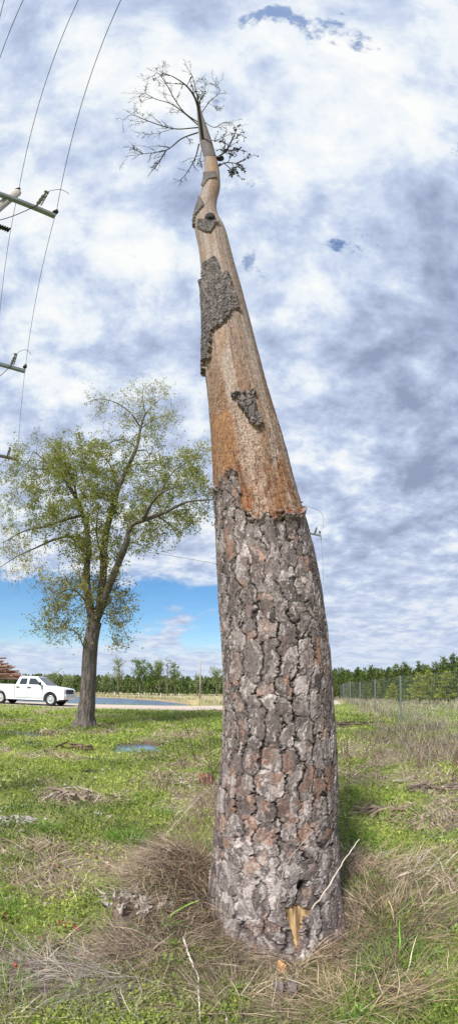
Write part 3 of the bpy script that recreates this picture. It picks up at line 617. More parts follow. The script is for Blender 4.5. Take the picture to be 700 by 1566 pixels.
# ------------------------------------------------------------------ crate, far pole, posts by the pond
p = gp(296, 1076); Yc = 34.0; xc = at_y(296, 1070, Yc)[0]; zc_ = float(hh0(xc, Yc)); cr_ = empty('wooden_crate', (xc, Yc, zc_)); tag(cr_, 'pale wooden box standing at the edge of the gravel road by the pond', 'crate')
for q in range(3): 
    for sy in (-.36, .36): mb = MB(); mb.box((xc, Yc+sy, zc_+.12+q*.17), (.92, .04, .14)); mb.build('board', M['crate'], cr_)
for a in (-.44, .44): mb = MB(); mb.box((xc+a, Yc, zc_+.28), (.08, .80, .56)); mb.build('end_panel', M['crate'], cr_)
mb = MB(); mb.box((xc, Yc, zc_+.05), (.8, .66, .06)); mb.build('base', M['crate'], cr_); mb = MB(); mb.tube([(xc-.12, Yc-.3, zc_+.3), (xc-.14, Yc-.3, zc_+.85)], .04, 6); mb.build('post', M['crate'], cr_)
a = at_y(306, 1060, 72); mb = MB(); zb = float(hh0(a[0], 72)); mb.tube([(a[0], 72, zb-.1), (a[0]+.05, 72, at_y(306, 1009, 72)[2])], [.15, .10], 8); o = mb.build('utility_pole', M['polewood'], smooth=True); tag(o, 'single distant wooden utility pole between the pond and the pine wood', 'utility pole')
for q, (px, h) in enumerate(((176, .9), (213, .7), (246, .8), (262, .7), (274, .9))):
    a = at_y(px, 1062, 88); zb = float(hh0(a[0], 88)); mb = MB(); mb.tube([(a[0], 88, zb-.1), (a[0], 88, zb+h)], .06, 6); mb.lathe((a[0], 88, zb+h), [(0, .07), (.05, .02)], 6); o = mb.build('marker_post', M['white']); tag(o, 'small pale marker post on the far bank of the pond', 'post', 'marker posts on the far pond bank')

# ------------------------------------------------------------------ pines
def pine_mesh(seed, hgt, n_wh, dens, leafsz, spread=.30):
    rs = np.random.default_rng(seed); tb = MB(); tb.tube([(0, 0, -.2), (0, 0, hgt*.5), (rs.normal(0, .03), 0, hgt*.97)], [hgt*.018, hgt*.012, .01], 6, c=LIN(96, 78, 64)); P = []; D = []
    for w in range(n_wh):
        t = .12+.86*w/(n_wh-1); z = hgt*t; L = hgt*spread*(1-t)**.75*rs.uniform(.75, 1.15)+.10
        for b in range(6):
            a = rs.uniform(0, 2*math.pi); Lb = L*rs.uniform(.55, 1.1); up_ = rs.uniform(.15, .6); d = np.array((math.cos(a), math.sin(a), up_))
            tb.tube([(0, 0, z), d*Lb*.95+(0, 0, z)], [.018, .006], 3, c=LIN(90, 76, 62))
            m = int(dens*(Lb+.15)); u = rs.uniform(.25, 1.05, (m, 1)); P.append(np.array((0, 0, z))+d*Lb*u+rs.normal(0, .055*hgt/4, (m, 3))); D.append(np.repeat(d[None], m, 0))
    P = np.concatenate(P); D = np.concatenate(D)+rs.normal(0, .45, (len(P), 3)); D[:, 2] += .4; D /= np.linalg.norm(D, axis=1)[:, None]
    s = np.cross(D, rs.normal(0, 1, P.shape)); s /= np.linalg.norm(s, axis=1)[:, None]; sz = rs.uniform(.6, 1.2, (len(P), 1))*leafsz
    V = np.stack([P, P+D*sz*.6+s*sz*.16, P+D*sz*1.2, P+D*sz*.6-s*sz*.16], 1).reshape(-1, 3)
    return tb, V, np.arange(len(V)).reshape(-1, 4), len(P), rs
def make_pine(seed, hgt, n_wh, dens, leafsz, cols, spread=.30, name='pine_tree'):
    tb, V, Fc, n, rs = pine_mesh(seed, hgt, n_wh, dens, leafsz, spread); r = empty(name)
    tb.build('trunk', M['stick'], r, smooth=True); w = rs.uniform(0, 1, (n, 1)); C = (np.array(cols[0])*w+np.array(cols[1])*(1-w))*rs.uniform(.7, 1.25, (n, 1)); npmesh('crown', V, Fc, M['needle'], np.repeat(C, 4, 0), parent=r); return r
G1 = (LIN(74, 96, 52), LIN(104, 122, 66)); G2 = (LIN(92, 112, 56), LIN(128, 140, 70)); G3 = (LIN(140, 150, 62), LIN(168, 172, 84)); G4 = (LIN(134, 112, 92), LIN(120, 110, 84))
pp = [make_pine(100+q, 4.0, 15, 22, .26, G1 if q % 2 else G2) for q in range(4)]
bb = [make_pine(120+q, 3.2, 11, 34, .22, G3 if q < 2 else G2, spread=.52, name='bushy_tree') for q in range(3)]
def put(proto, used, x, y, s, label, cat, group):
    o = proto if id(proto) not in used else copy_tree(proto); used.add(id(proto)); o.location = (x, y, gz(x, y)-.05); o.scale = (s*random.uniform(.9, 1.15), s*random.uniform(.9, 1.15), s); o.rotation_euler = (0, 0, random.uniform(0, 6.28)); return tag(o, label, cat, group)
used = set(); random.seed(5)
tops = [(508, 1027), (520, 1022), (532, 1026), (545, 1022), (556, 1027), (568, 1019), (580, 1023), (592, 1025), (604, 1017), (616, 1014), (628, 1022), (640, 1013), (652, 1018), (664, 1014), (676, 1006), (690, 1002), (704, 1004), (722, 1004), (742, 1000), (765, 1004), (790, 1000)]
ri = 0
for q, (px, py) in enumerate(tops):
    yy = 58-max(0, px-508)*.085; p = at_y(px, py, yy); s = (p[2]-gz(p[0], yy))/4.0; put(pp[q % 4], used, p[0], yy, s, 'dark pine in the row beyond the wire fence', 'pine tree', 'pines beyond the wire fence'); ri += 1
    yy2 = yy+5; p = at_y(px+6, py+4, yy2); put(pp[(q+1) % 4], used, p[0], yy2, (p[2]-gz(p[0], yy2))/4.0, 'dark pine in the row beyond the wire fence', 'pine tree', 'pines beyond the wire fence')
    yy3 = yy-6; p = at_y(px+3, py+12+random.uniform(0, 10), yy3); put(pp[(q+2) % 4], used, p[0], yy3, (p[2]-gz(p[0], yy3))/4.0, 'dark pine in the row beyond the wire fence', 'pine tree', 'pines beyond the wire fence')
for q, (px, py, yy, b) in enumerate(((575, 1042, 47, 0), (600, 1046, 42, 1), (625, 1036, 36, 2), (640, 1030, 34, 0), (655, 1026, 33, 0), (668, 1034, 31, 2), (684, 1028, 30, 1), (700, 1024, 29, 2), (722, 1018, 28, 0), (750, 1016, 27, 2), (560, 1052, 46, 2), (536, 1050, 50, 2), (515, 1050, 52, 2), (612, 1052, 34, 2))):
    p = at_y(px, py, yy); put(bb[b], used, p[0], yy, (p[2]-gz(p[0], yy))/3.2, 'low bushy yellow green tree standing in front of the dark pines beyond the fence', 'tree', 'bushy trees beyond the fence')
def mass(name, label, xs, ys, tops_, seed, cols, per=70, sz=.5):
    rs = np.random.default_rng(seed); P = []
    for x, y, h in zip(xs, ys, tops_):
        t = rs.uniform(0, 1, per)**.8; r = (1-t)*h*.26+.15; a = rs.uniform(0, 6.28, per); g0 = .3
        P.append(np.stack([x+np.cos(a)*r, y+np.sin(a)*r, g0+h*(.08+.92*t)], 1))
    P = np.concatenate(P); n = len(P); D = rs.normal(0, .5, (n, 3)); D[:, 2] += 1; D /= np.linalg.norm(D, axis=1)[:, None]; s = np.cross(D, rs.normal(0, 1, P.shape)); s /= np.linalg.norm(s, axis=1)[:, None]
    z_ = rs.uniform(.6, 1.2, (n, 1))*sz; V = np.stack([P-D*z_*.5, P+s*z_*.3, P+D*z_*.7, P-s*z_*.3], 1).reshape(-1, 3); w = rs.uniform(0, 1, (n, 1)); C = (np.array(cols[0])*w+np.array(cols[1])*(1-w))*rs.uniform(.75, 1.2, (n, 1))
    return tag(npmesh(name, V, np.arange(4*n).reshape(-1, 4), M['needle'], np.repeat(C, 4, 0)), label, kind='stuff')
rs = np.random.default_rng(77); n = 900; xs = rs.uniform(-150, 45, n); ys = 122+rs.uniform(0, 1, n)**1.5*22; mass('pine_wood', 'far young pine wood beyond the pond', xs, ys, rs.uniform(4.2, 5.8, n)+(ys-122)*.03, 78, (LIN(84, 104, 62), LIN(112, 124, 74)), per=90, sz=.75)
n = 700; t = rs.uniform(0, 1, n); xs = 8+t*75+rs.normal(0, 1, n); ys = 68-t*22+rs.uniform(0, 8, n)+2; mass('pine_wood', 'pine wood behind the fence', xs, ys, rs.uniform(3.8, 5.2, n)-.4, 79, (LIN(70, 92, 50), LIN(96, 112, 62)), per=110, sz=.42)
# tall thin trees above the far wood
def far_tree(px, top, wpx, dens, cols, label, Y=112, lean=0, bare=False):
    rs = np.random.default_rng(px); a = at_y(px, 1062, Y); zb = float(hh0(a[0], Y)); tp = at_y(px+lean, top, Y); hgt = tp[2]-zb; R_ = wpx/F*Y/2; r = empty('tall_tree', (a[0], Y, zb)); tag(r, label, 'tree')
    mb = MB(); dx_ = tp[0]-a[0]; ax_ = [(a[0]+dx_*t*t, Y, zb+hgt*t*.97) for t in np.linspace(0, 1, 6)]; mb.tube(ax_, np.linspace(.22, .04, 6), 6, c=LIN(116, 106, 96)); P = []
    for k in range(26):
        t = rs.uniform(.35, 1); b0 = np.array((a[0]+dx_*t*t, Y, zb+hgt*t*.95)); an = rs.uniform(0, 6.28); l = R_*rs.uniform(.4, 1)*(1.15-abs(t-.75)); b1 = b0+np.array((math.cos(an)*l, math.sin(an)*l, l*rs.uniform(.2, .9)))
        mb.tube([b0, (b0+b1)/2+rs.normal(0, .15, 3), b1], [.08, .05, .025], 3, c=LIN(116, 106, 96)); m = int(dens); P.append(b1+(b0-b1)*rs.uniform(0, .7, (m, 1))+rs.normal(0, .42, (m, 3)))
        for _ in range(2): mb.tube([b1, b1+rs.normal(0, .5, 3)+(0, 0, .3)], [.03, .015], 3, c=LIN(116, 106, 96))
    mb.build('trunk', M['stick'], r, smooth=True)
    P = np.concatenate(P)
    if len(P): w = rs.uniform(0, 1, (len(P), 1)); V, Fc, C = leaves(P, rs.uniform(.25, .5, len(P)), (np.array(cols[0])*w+np.array(cols[1])*(1-w)), rs); npmesh('crown', V, Fc, M['leaf'], C, parent=r)
Ga = (LIN(150, 162, 110), LIN(130, 146, 90)); Gb = (LIN(92, 122, 54), LIN(120, 140, 70))
far_tree(181, 1007, 26, 26, Ga, 'thin pale green tree nearest the big tree, above the far pine wood')
far_tree(214, 1012, 34, 60, Gb, 'round dark green tree rising over the far pine wood'); far_tree(231, 1018, 30, 55, Gb, 'lower dark green tree right of the round one over the far wood', lean=2)
far_tree(243, 1010, 14, 45, Ga, 'narrow pale green tree beside the dark round trees on the far side'); far_tree(256, 1012, 12, 0, Ga, 'thin leafless tree above the far pine wood')
far_tree(268, 1012, 24, 34, Gb, 'forked half bare tree wrapped in green above the far pines', lean=-3); far_tree(331, 1026, 24, 22, Ga, 'faint pale tree at the left edge of the dead pine trunk')
far_tree(302, 1034, 12, 16, Ga, 'small pale tree left of the distant utility pole'); far_tree(161, 1036, 22, 30, Ga, 'low pale tree just right of the big tree trunk at the pond')
far_tree(80, 1030, 30, 40, Ga, 'pale green tree rising over the pickup cab'); far_tree(104, 1036, 26, 40, Ga, 'low light green tree above the pickup bonnet')

# ------------------------------------------------------------------ wire fence
FP = [(5.0, 6.0), (5.35, 8.7), (6.95, 16.0), (8.9, 24.0), (10.1, 30.0), (11.4, 37.0), (12.9, 45.0), (14.6, 54.0)]
fe = empty('wire_fence', (FP[2][0], FP[2][1], gz(*FP[2]))); tag(fe, 'tall galvanised wire mesh fence on steel posts at the right', 'fence'); HF = 1.95
FPp = [(at_y(px, 1100, y)[0], y) for px, y in ((741, 8.2), (612, 16.4), (573, 23.5), (550, 30), (535, 37), (525, 45), (517, 54))]
FPp.insert(0, (FPp[0][0]-.6, 5.0))
for x, y in FPp:
    z = gz(x, y); mb = MB(); mb.box((x, y, z+HF/2-.1), (.055, .035, HF+.26)); mb.box((x, y-.022, z+HF/2-.1), (.012, .03, HF+.26)); mb.build('post', M['metal'], fe)
mb = MB()
hs_ = np.concatenate([np.arange(.08, .8, .12), np.arange(.8, 1.0, .15), np.arange(1.0, HF+.01, .19)])
for (x0, y0), (x1, y1) in zip(FPp[:-1], FPp[1:]):
    z0, z1 = gz(x0, y0), gz(x1, y1); L = math.hypot(x1-x0, y1-y0); n = int(L/(.16 if y0 < 15 else .26)); ny = y0
    for h in hs_: mb.tube([(x0, y0, z0+h), ((x0+x1)/2, (y0+y1)/2, (z0+z1)/2+h-.012), (x1, y1, z1+h)], .0036 if y0 < 20 else .0030, 3, cap=False)
    for k in range(n):
        t = k/n; x, y, z = x0+(x1-x0)*t, y0+(y1-y0)*t, z0+(z1-z0)*t; mb.tube([(x, y, z+.05), (x, y, z+HF)], .0030 if y0 < 20 else .0026, 3, cap=False)
mb.build('wire_mesh', M['metal'], fe)

# ------------------------------------------------------------------ power lines
def arcpts(a, b, bow, n=9): 
    t = np.linspace(0, 1, n)[:, None]; return a*(1-t)+b*t+np.array(bow)*np.sin(t*math.pi)
ZA = 12.0
eA = at_z(85, 331, ZA-.35); tA = at_z(32, 292, ZA); ad = (eA-at_z(24, 306, ZA-.35)); ad[2] = 0; ad /= np.linalg.norm(ad)
def pin(mb, p, s=1): mb.lathe(p, [(0, .02), (.10, .02), (.11, .07), (.15, .075), (.16, .045), (.20, .05), (.24, .045), (.26, .03)], 14); return p+np.array((0, 0, .26*s))
def power_pole(label, top, armend, lean, half=1.25, base_xy=None, extra=True):
    cx_ = armend-ad*half; bx_ = (cx_[0]+lean[0], cx_[1]+lean[1]) if base_xy is None else base_xy; r = empty('power_pole', (bx_[0], bx_[1], gz(*bx_))); tag(r, label, 'power pole')
    pt = np.array((cx_[0], cx_[1], top)); bt = np.array((bx_[0], bx_[1], gz(*bx_)-.3)); sh = np.array((ad[1], -ad[0], 0))*.17
    mb = MB(); mb.tube([bt-sh, (bt*.5+pt*.5)-sh, pt-sh+(pt-bt)/np.linalg.norm(pt-bt)*.35], [.19, .15, .125], 18); mb.build('pole', M['polewood'], r, smooth=True)
    za = armend[2]; other = armend-ad*2*half; mid = (armend+other)/2; ax = np.array([ad, np.array((-ad[1], ad[0], 0)), (0, 0, 1)])
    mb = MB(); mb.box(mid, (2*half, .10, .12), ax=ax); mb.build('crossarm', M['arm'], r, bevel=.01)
    tops_ = []
    for q in (armend-ad*.06, other+ad*.06): mb = MB(); tops_.append(pin(mb, q+(0, 0, .06))); mb.build('insulator', M['black'], r, smooth=True)
    mb = MB(); tp = pin(mb, pt+np.array((0, 0, .35))-sh); mb.build('insulator', M['black'], r, smooth=True); tops_.append(tp)
    for q in (armend-ad*.55, other+ad*.55):
        mb = MB(); a = q+np.array((-ad[1], ad[0], 0))*(-.08)+(0, 0, -.02); d = np.array((ad[1], -ad[0], 0))*.5*.8-ad*.0+np.array((0, 0, .45)); d /= np.linalg.norm(d)
        mb.lathe(a, [(0, .03), (.06, .03), (.07, .055), (.12, .055), (.13, .035), (.17, .055), (.22, .055), (.23, .035), (.27, .055), (.32, .055), (.33, .03), (.42, .03)], 12, d); mb.tube([a+d*.05+ad*.09, a+d*.42+ad*.05], .016, 6); mb.box(a+d*.43, (.12, .05, .04), ax=ax); mb.build('cutout', M['porc'], r, smooth=False)
        tp2 = a+d*.44; tgt_ = tops_[0] if q is not None and np.allclose(q, armend-ad*.55) else tops_[1]
        wd = np.array((ad[1], -ad[0], 0)); mb = MB(); mb.tube(arcpts(tp2, tgt_+wd*.55, (0, 0, .22)), .008, 5); mb.build('jumper_wire', M['wire'], r)
        if extra: mb = MB(); e = cx_*1.0; e = np.array((cx_[0], cx_[1], za-.9))-wd*.25; mb.tube(arcpts(a, e, (0, 0, -.18)), .013, 6); mb.build('jumper_wire', M['black'], r)
    if extra:
        mb = MB(); a = np.array((cx_[0], cx_[1], za-.85))-np.array((ad[1], -ad[0], 0))*.32+ad*.12
        prof_ = [(0, .03)]
        for k in range(6): prof_ += [(.05+k*.06, .065), (.07+k*.06, .065), (.08+k*.06, .035)]
        mb.lathe(a, prof_, 12, ad); mb.box(a, (.3, .05, .05), ax=ax); mb.build('surge_arrester', M['black'], r)
    return tops_
TA = power_pole('nearest wooden power pole with grey crossarm at the upper left edge', ZA+.0, eA, (-.25, -1.3))
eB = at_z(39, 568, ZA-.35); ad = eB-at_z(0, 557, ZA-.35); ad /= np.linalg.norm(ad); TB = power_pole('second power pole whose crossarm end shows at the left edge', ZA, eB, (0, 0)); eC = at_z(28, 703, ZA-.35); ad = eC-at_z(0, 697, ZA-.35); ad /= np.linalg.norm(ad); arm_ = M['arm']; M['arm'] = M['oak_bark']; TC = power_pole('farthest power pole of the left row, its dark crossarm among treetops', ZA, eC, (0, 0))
def wire(label, P, r=.007):
    mb = MB(); out = []
    for a, b in zip(P[:-1], P[1:]):
        t = np.linspace(0, 1, 12)[:, None]; seg = a*(1-t)+b*t; seg[:, 2] -= .0025*np.linalg.norm(b-a)**1.0*4*(t*(1-t))[:, 0]; out.append(seg[:-1])
    mb.tube(np.vstack(out+[P[-1][None]]), r, 5, cap=False); o = mb.build('power_line', M['wire']); return tag(o, label, 'power line')
zt = TA[0][2]; back = lambda a, px, py: at_z(px, py, a[2])
w0 = at_z(185, 0, zt); w00 = w0+(w0-TA[0])*6
nxt = lambda P: P[-1]+(P[-1]-P[-2])*5
wire('overhead line running from the top over the crossarm tips at the left', [w00, w0, TA[0], TB[0], TC[0], nxt([TB[0], TC[0]])])
w1 = at_z(120, 0, TA[2][2]); e1_ = at_z(0, 458, TB[2][2]); wire('overhead line touching the very top of the nearest pole', [w1+(w1-TA[2])*6, w1, TA[2], TB[2], TC[2], nxt([TB[2], TC[2]])])
w2 = at_z(36, 0, TA[1][2]); wire('leftmost overhead line crossing the top left corner', [w2+(w2-TA[1])*6, w2, TA[1], TB[1], TC[1], nxt([TB[1], TC[1]])])
w3 = at_z(7, 0, ZA+.2); w3b = at_z(0, 28, ZA+.2); wire('short bit of overhead line in the extreme top left corner', [w3+(w3-w3b)*12, w3, w3b, w3b+(w3b-w3)*30])
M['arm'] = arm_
# the pole hidden behind the dead trunk
ad_s = ad.copy(); eR = at_z(490, 819, ZA-.6); ad = np.array((.93, .37, 0)); TR_ = power_pole('power pole mostly hidden behind the dead pine with one crossarm end showing', ZA-.2, eR, (0, 0), extra=False); ad = ad_s
mb = MB(); q = eR+np.array((0, 0, -.06)); mb.lathe(q, [(0, .03), (-.15, .045), (-.3, .02)], 8); mb.tube([q+(0, 0, -.3), q+(.03, 0, -1.4), q+(-.02, 0, -3.2)], .012, 5); o = mb.build('hanging_wire', M['porc']); tag(o, 'thin wire hanging down from the crossarm right of the dead trunk', 'wire')
mb = MB(); mb.tube([at_z(457, 778, 13.3)+(0, 0, -.35), at_z(457, 778, 13.3)], .07, 10); mb.lathe(at_z(457, 778, 13.3), [(0, .12), (.08, .12), (.1, .05)], 10); o = mb.build('bell_insulator', M['porc']); 
mb.v = []; mb = MB(); mb.tube(arcpts(at_z(459, 773, 13.4), at_z(491, 812, 11.75), (.75, .1, .45), 12), .012, 5); o2 = mb.build('jumper_wire', M['wire'])
hp = bpy.data.objects['power_pole.003']; 
for q in (o, o2): q.data.transform(__import__('mathutils').Matrix.Translation(-hp.location)); q.parent = hp
a = at_z(250, 848, 10); b = at_z(331, 862, 10); o = wire('faint distant line crossing behind the green tree to the dead trunk', [a-(b-a)*1.5, a, b, b+(b-a)*1.2], .012)
# ------------------------------------------------------------------ ground growth
def blades(P, L, W, az, t0, t1, col, rs, seg=4, curl=0., wave=0.):
    n = len(P); V = np.zeros((n, seg+1, 2, 3), np.float32); p = P.copy(); a = az.copy(); z0 = P[:, 2]-.004
    sa = az+math.pi/2+rs.normal(0, .8, n)
    for k in range(seg+1):
        t = k/seg; w = W*(1-t*.85)*.5 if k else W*.4
        flat = np.stack([np.sin(sa), np.cos(sa), rs.normal(0, .25, n)], 1)
        V[:, k, 0] = p+flat*w[:, None]; V[:, k, 1] = p-flat*w[:, None]
        th = t0+(t1-t0)*(t+.5/seg); a = a+curl*rs.normal(0, 1, n)/seg+wave
        p = p+np.stack([np.sin(th)*np.sin(a), np.sin(th)*np.cos(a), np.cos(th)], 1)*(L/seg)[:, None]
        p[:, 2] = np.maximum(p[:, 2], z0+.003)
    V = V.reshape(n, -1, 3); f = np.array([(2*k, 2*k+1, 2*k+3, 2*k+2) for k in range(seg)]); Fc = (np.arange(n)[:, None, None]*(2*seg+2)+f[None]).reshape(-1, 4)
    return V.reshape(-1, 3), Fc, np.repeat(col, 2*seg+2, 0)
def polar(n, r0, r1, rs, a=58):
    r = r0*(r1/r0)**rs.uniform(0, 1, n); t = np.radians(rs.uniform(-a, a, n)); x = r*np.sin(t); y = r*np.cos(t)
    return x, y, r
def clear(x, y):
    """open ground: not the road, pond, puddles or trunk"""
    k = (road_d(x, y) > 4.0+.9*(vn(x*1.3, y*1.3, s=4)-.5)) & (poly_sd(x, y, POND) > .8)
    for (a, b, rx, ry, pz) in PUD: k &= np.sqrt(((x-a)/rx)**2+((y-b)/ry)**2)+(fbm(x*2.2, y*2.2, s=3)-.5)*.9 > 1.0
    k &= np.hypot(x-CC[0][0], y-CC[0][1]) > .36
    return k
def pick(cols, w):
    cols = np.array(cols); i = np.minimum((w*len(cols)).astype(int), len(cols)-1); return cols[i]
rs = np.random.default_rng(201)
# low leafy cover
x, y, r = polar(330000, 1.25, 22, rs); k = clear(x, y); cl = fbm(x*3, y*3, s=305)
k &= rs.uniform(0, 1, len(x)) < (green_mask(x, y)*.95*sst(.30, .55, cl)+.26*sst(.4, .6, cl)+.08); x, y, r, cl = x[k], y[k], r[k], cl[k]
P = np.stack([x, y, hh(x, y)+rs.uniform(.003, .05, len(x))*(.6+cl)*np.minimum(1+r*.08, 1.8)], 1); w = np.clip(fbm(x*1.2, y*1.2, s=306)*1.6-.3+rs.normal(0, .15, len(x)), 0, .999)
C = pick([LIN(94, 114, 54), LIN(122, 142, 64), LIN(148, 166, 74), LIN(170, 184, 88), LIN(184, 194, 106)], w)*rs.uniform(.75, 1.2, (len(x), 1))
V, Fc, C = leaves(P, rs.uniform(.009, .020, len(x))*(.75+r*.30), C, rs, up=.6); print('cover', len(x))
tag(npmesh('ground_cover', V, Fc, M['leaf'], C), 'low bright green leafy ground cover', kind='stuff')
# short green grass
x, y, r = polar(200000, 1.25, 34, rs); k = clear(x, y); k &= rs.uniform(0, 1, len(x)) < (green_mask(x, y)*.9+.10+.0*x)*np.where(r > 12, 1, .75); x, y, r = x[k], y[k], r[k]; n = len(x)
P = np.stack([x, y, hh(x, y)], 1); w = rs.uniform(0, .999, n); C = pick([LIN(106, 128, 60), LIN(136, 154, 74), LIN(162, 174, 92), LIN(178, 180, 118)], np.clip(w*.6+fbm(x*.7, y*.7, s=309)*.5-.05, 0, .999))*rs.uniform(.8, 1.2, (n, 1))
V, Fc, C = blades(P, rs.uniform(.04, .13, n)*np.minimum(1+r*.03, 1.6), (.0022+.0013*r)*rs.uniform(.7, 1.3, n), rs.uniform(0, 6.28, n), rs.uniform(0, .6, n), rs.uniform(.5, 1.8, n), C, rs, seg=3)
tag(npmesh('grass', V, Fc, M['blade'], C), 'short fresh green grass in patches', kind='stuff'); print('grass', n)
# straw litter
x, y, r = polar(178000, 1.25, 20, rs); k = clear(x, y); dn = (1-green_mask(x, y)*.84)*sst(.30, .55, fbm(x*2.3, y*2.3, s=331)); k &= rs.uniform(0, 1, len(x)) < dn; x, y, r = x[k], y[k], r[k]; n = len(x)
P = np.stack([x, y, hh(x, y)+rs.uniform(0, .02, n)], 1); SC = [LIN(118, 104, 90), LIN(150, 132, 112), LIN(176, 158, 134), LIN(198, 184, 160), LIN(140, 128, 118)]
C = pick(SC, np.clip(rs.uniform(0, 1, n)*.8+fbm(x, y, s=333)*.5-.1, 0, .999))*rs.uniform(.6, 1.35, (n, 1)); aw = fbm(x*.8, y*.8, s=335)*14
V, Fc, C = blades(P, rs.uniform(.04, .26, n)*np.minimum(1+r*.04, 1.5), (.0020+.0013*r)*rs.lognormal(0, .45, n), aw+rs.normal(0, 2.2, n), rs.uniform(.7, 1.6, n), rs.uniform(1.2, 1.9, n), C, rs, seg=3, curl=1.3)
tag(npmesh('straw_litter', V, Fc, M['straw'], C), 'dead grey straw and stems lying over the ground', kind='stuff'); print('straw', n)
# bark chips and dead leaves
x, y, r = polar(21000, 1.3, 14, rs); k = clear(x, y) & (rs.uniform(0, 1, 21000) < .25+.75*sst(.5, .65, fbm(x*1.4, y*1.4, s=341))); x, y, r = x[k], y[k], r[k]; P = np.stack([x, y, hh(x, y)+rs.uniform(.004, .03, len(x))], 1)
C = pick([LIN(96, 76, 64), LIN(140, 108, 84), LIN(168, 150, 130), LIN(196, 190, 182), LIN(120, 100, 90), LIN(80, 72, 68)], rs.uniform(0, .999, len(x))); V, Fc, C = leaves(P, rs.uniform(.015, .05, len(x))*(.8+r*.12), C, rs, up=1.2)
tag(npmesh('leaf_litter', V, Fc, M['straw'], C), 'scattered dead leaves and bark chips', kind='stuff')
# pale dead grass along the fence and brush on the right
def dens_grass(name, label, n, xr, yr, fn, L, W, cols, seed, lean=(.1, .5), end=(.3, 1.3)):
    rs = np.random.default_rng(seed); x = rs.uniform(*xr, n); y = rs.uniform(*yr, n); k = clear(x, y) & (rs.uniform(0, 1, n) < fn(x, y)); x, y = x[k], y[k]; m = len(x); r = np.hypot(x, y)
    P = np.stack([x, y, hh(x, y)], 1); C = pick(cols, rs.uniform(0, .999, m))*rs.uniform(.75, 1.15, (m, 1))
    V, Fc, C = blades(P, rs.uniform(*L, m), (.001+W*r)*rs.uniform(.6, 1.3, m), rs.uniform(0, 6.28, m), rs.uniform(*lean, m), rs.uniform(*end, m), C, rs, seg=4)
    return tag(npmesh(name, V, Fc, M['straw'], C), label, kind='stuff')
fy = np.array([q[1] for q in FPp]); fx = np.array([q[0] for q in FPp])
DG = [LIN(150, 138, 122), LIN(176, 162, 142), LIN(128, 116, 104), LIN(192, 180, 160), LIN(142, 146, 104)]
dens_grass('tall_dry_grass', 'tall pale dead grass standing along the wire fence', 60000, (2.5, 34), (7, 50), lambda x, y: np.clip(np.exp(-((x-np.interp(y, fy, fx)-.3)/1.1)**2)*1.0+.35*(x > np.interp(y, fy, fx)), 0, 1)*sst(.3, .5, fbm(x*.8, y*.8, s=351)), (.25, .62), .0011, DG, 211)
dens_grass('tall_dry_grass', 'grey dead weeds in front of the fence at the right', 19000, (2.2, 8), (5, 15), lambda x, y: sst(.48, .6, fbm(x*.7+5, y*.5, s=353))*sst(2.5, 4.5, x+(y-9)*-.12), (.12, .40), .0010, DG[:3]+[LIN(110, 98, 90)], 212)
dens_grass('bank_grass', 'dry tan grass on the far bank of the pond', 24000, (-75, 6), (34, 112), lambda x, y: (np.exp(-((poly_sd(x, y, POND)-3)/3.5)**2)*.9+.10*(y > 60))*((y > 48) | (x > -4) & (y > 40)), (.2, .6), .0012, [LIN(164, 150, 118), LIN(146, 134, 108), LIN(150, 156, 98), LIN(128, 116, 98)], 213)
dens_grass('dry_weeds', 'thin dead weed stems beside the dead trunk', 5000, (-1.6, -.15), (2.6, 6.5), lambda x, y: sst(.42, .6, fbm(x*1.5, y*1.1, s=355))*np.exp(-((x+.45+(y-3)*.05)/.45)**2), (.12, .42), .0007, [LIN(128, 108, 96), LIN(150, 132, 116), LIN(106, 90, 82)], 214)
BS = [LIN(120, 98, 84), LIN(146, 122, 102), LIN(96, 78, 68), LIN(168, 146, 122)]
dens_grass('dry_weeds', 'tangled brown dead weeds leaning on the left side of the dead trunk', 1500, (-.75, .02), (2.05, 3.5), lambda x, y: np.exp(-((x+.32)/.28)**2)*1.0, (.15, .50), .0011, BS, 215, lean=(.1, .9), end=(.6, 2.2))
dens_grass('dry_weeds', 'tangled brown dead weeds on the right side of the dead trunk', 1500, (.62, 1.6), (1.9, 3.3), lambda x, y: np.exp(-((x-.9)/.3)**2)*.9, (.12, .40), .0011, BS, 216, lean=(.1, .9), end=(.6, 2.2))
# matted dead grass round the foot of the trunk, each clump a thing
def clump(name, label, cx_, cy_, rx, ry, n, L, W, cols, seed, away=None, flow=None, t0=(.2, 1.0), t1=(1.2, 2.0), h0=0., curl=1.2, m='straw', group=None, seg=6, cat='grass clump'):
    rs = np.random.default_rng(seed); q = np.sqrt(rs.uniform(0, 1, n)); a = rs.uniform(0, 2*math.pi, n); x = cx_+rx*q*np.cos(a); y = cy_+ry*q*np.sin(a); z = hh(x, y)+h0*(1-q*q)*rs.uniform(.2, 1, n)
    azz = np.arctan2(x-(cx_ if away is None else away[0]), y-(cy_ if away is None else away[1]))+rs.normal(0, .9, n) if flow is None else flow+rs.normal(0, .75, n)
    k = np.hypot(x-CC[0][0], y-CC[0][1]) > (.30 if away is None else .38); x, y, z, azz = x[k], y[k], z[k], azz[k]; n = len(x)
    C = pick(cols, rs.uniform(0, .999, n))*rs.uniform(.6, 1.35, (n, 1))
    V, Fc, C = blades(np.stack([x, y, z], 1), rs.uniform(*L, n), W*(1.25 if m == 'straw' else 1)*rs.lognormal(0, .45, n), azz, rs.uniform(*t0, n), rs.uniform(*t1, n), C, rs, seg=seg, curl=curl)
    return tag(npmesh(name, V, Fc, M[m], C), label, cat, group)
DS = [LIN(188, 164, 134), LIN(166, 142, 116), LIN(140, 118, 98), LIN(204, 186, 160), LIN(112, 94, 80)]; DS2 = [LIN(140, 122, 106), LIN(116, 100, 88), LIN(164, 146, 126), LIN(92, 78, 70), LIN(182, 166, 146)]
fx_, fy_ = CC[0][0], CC[0][1]
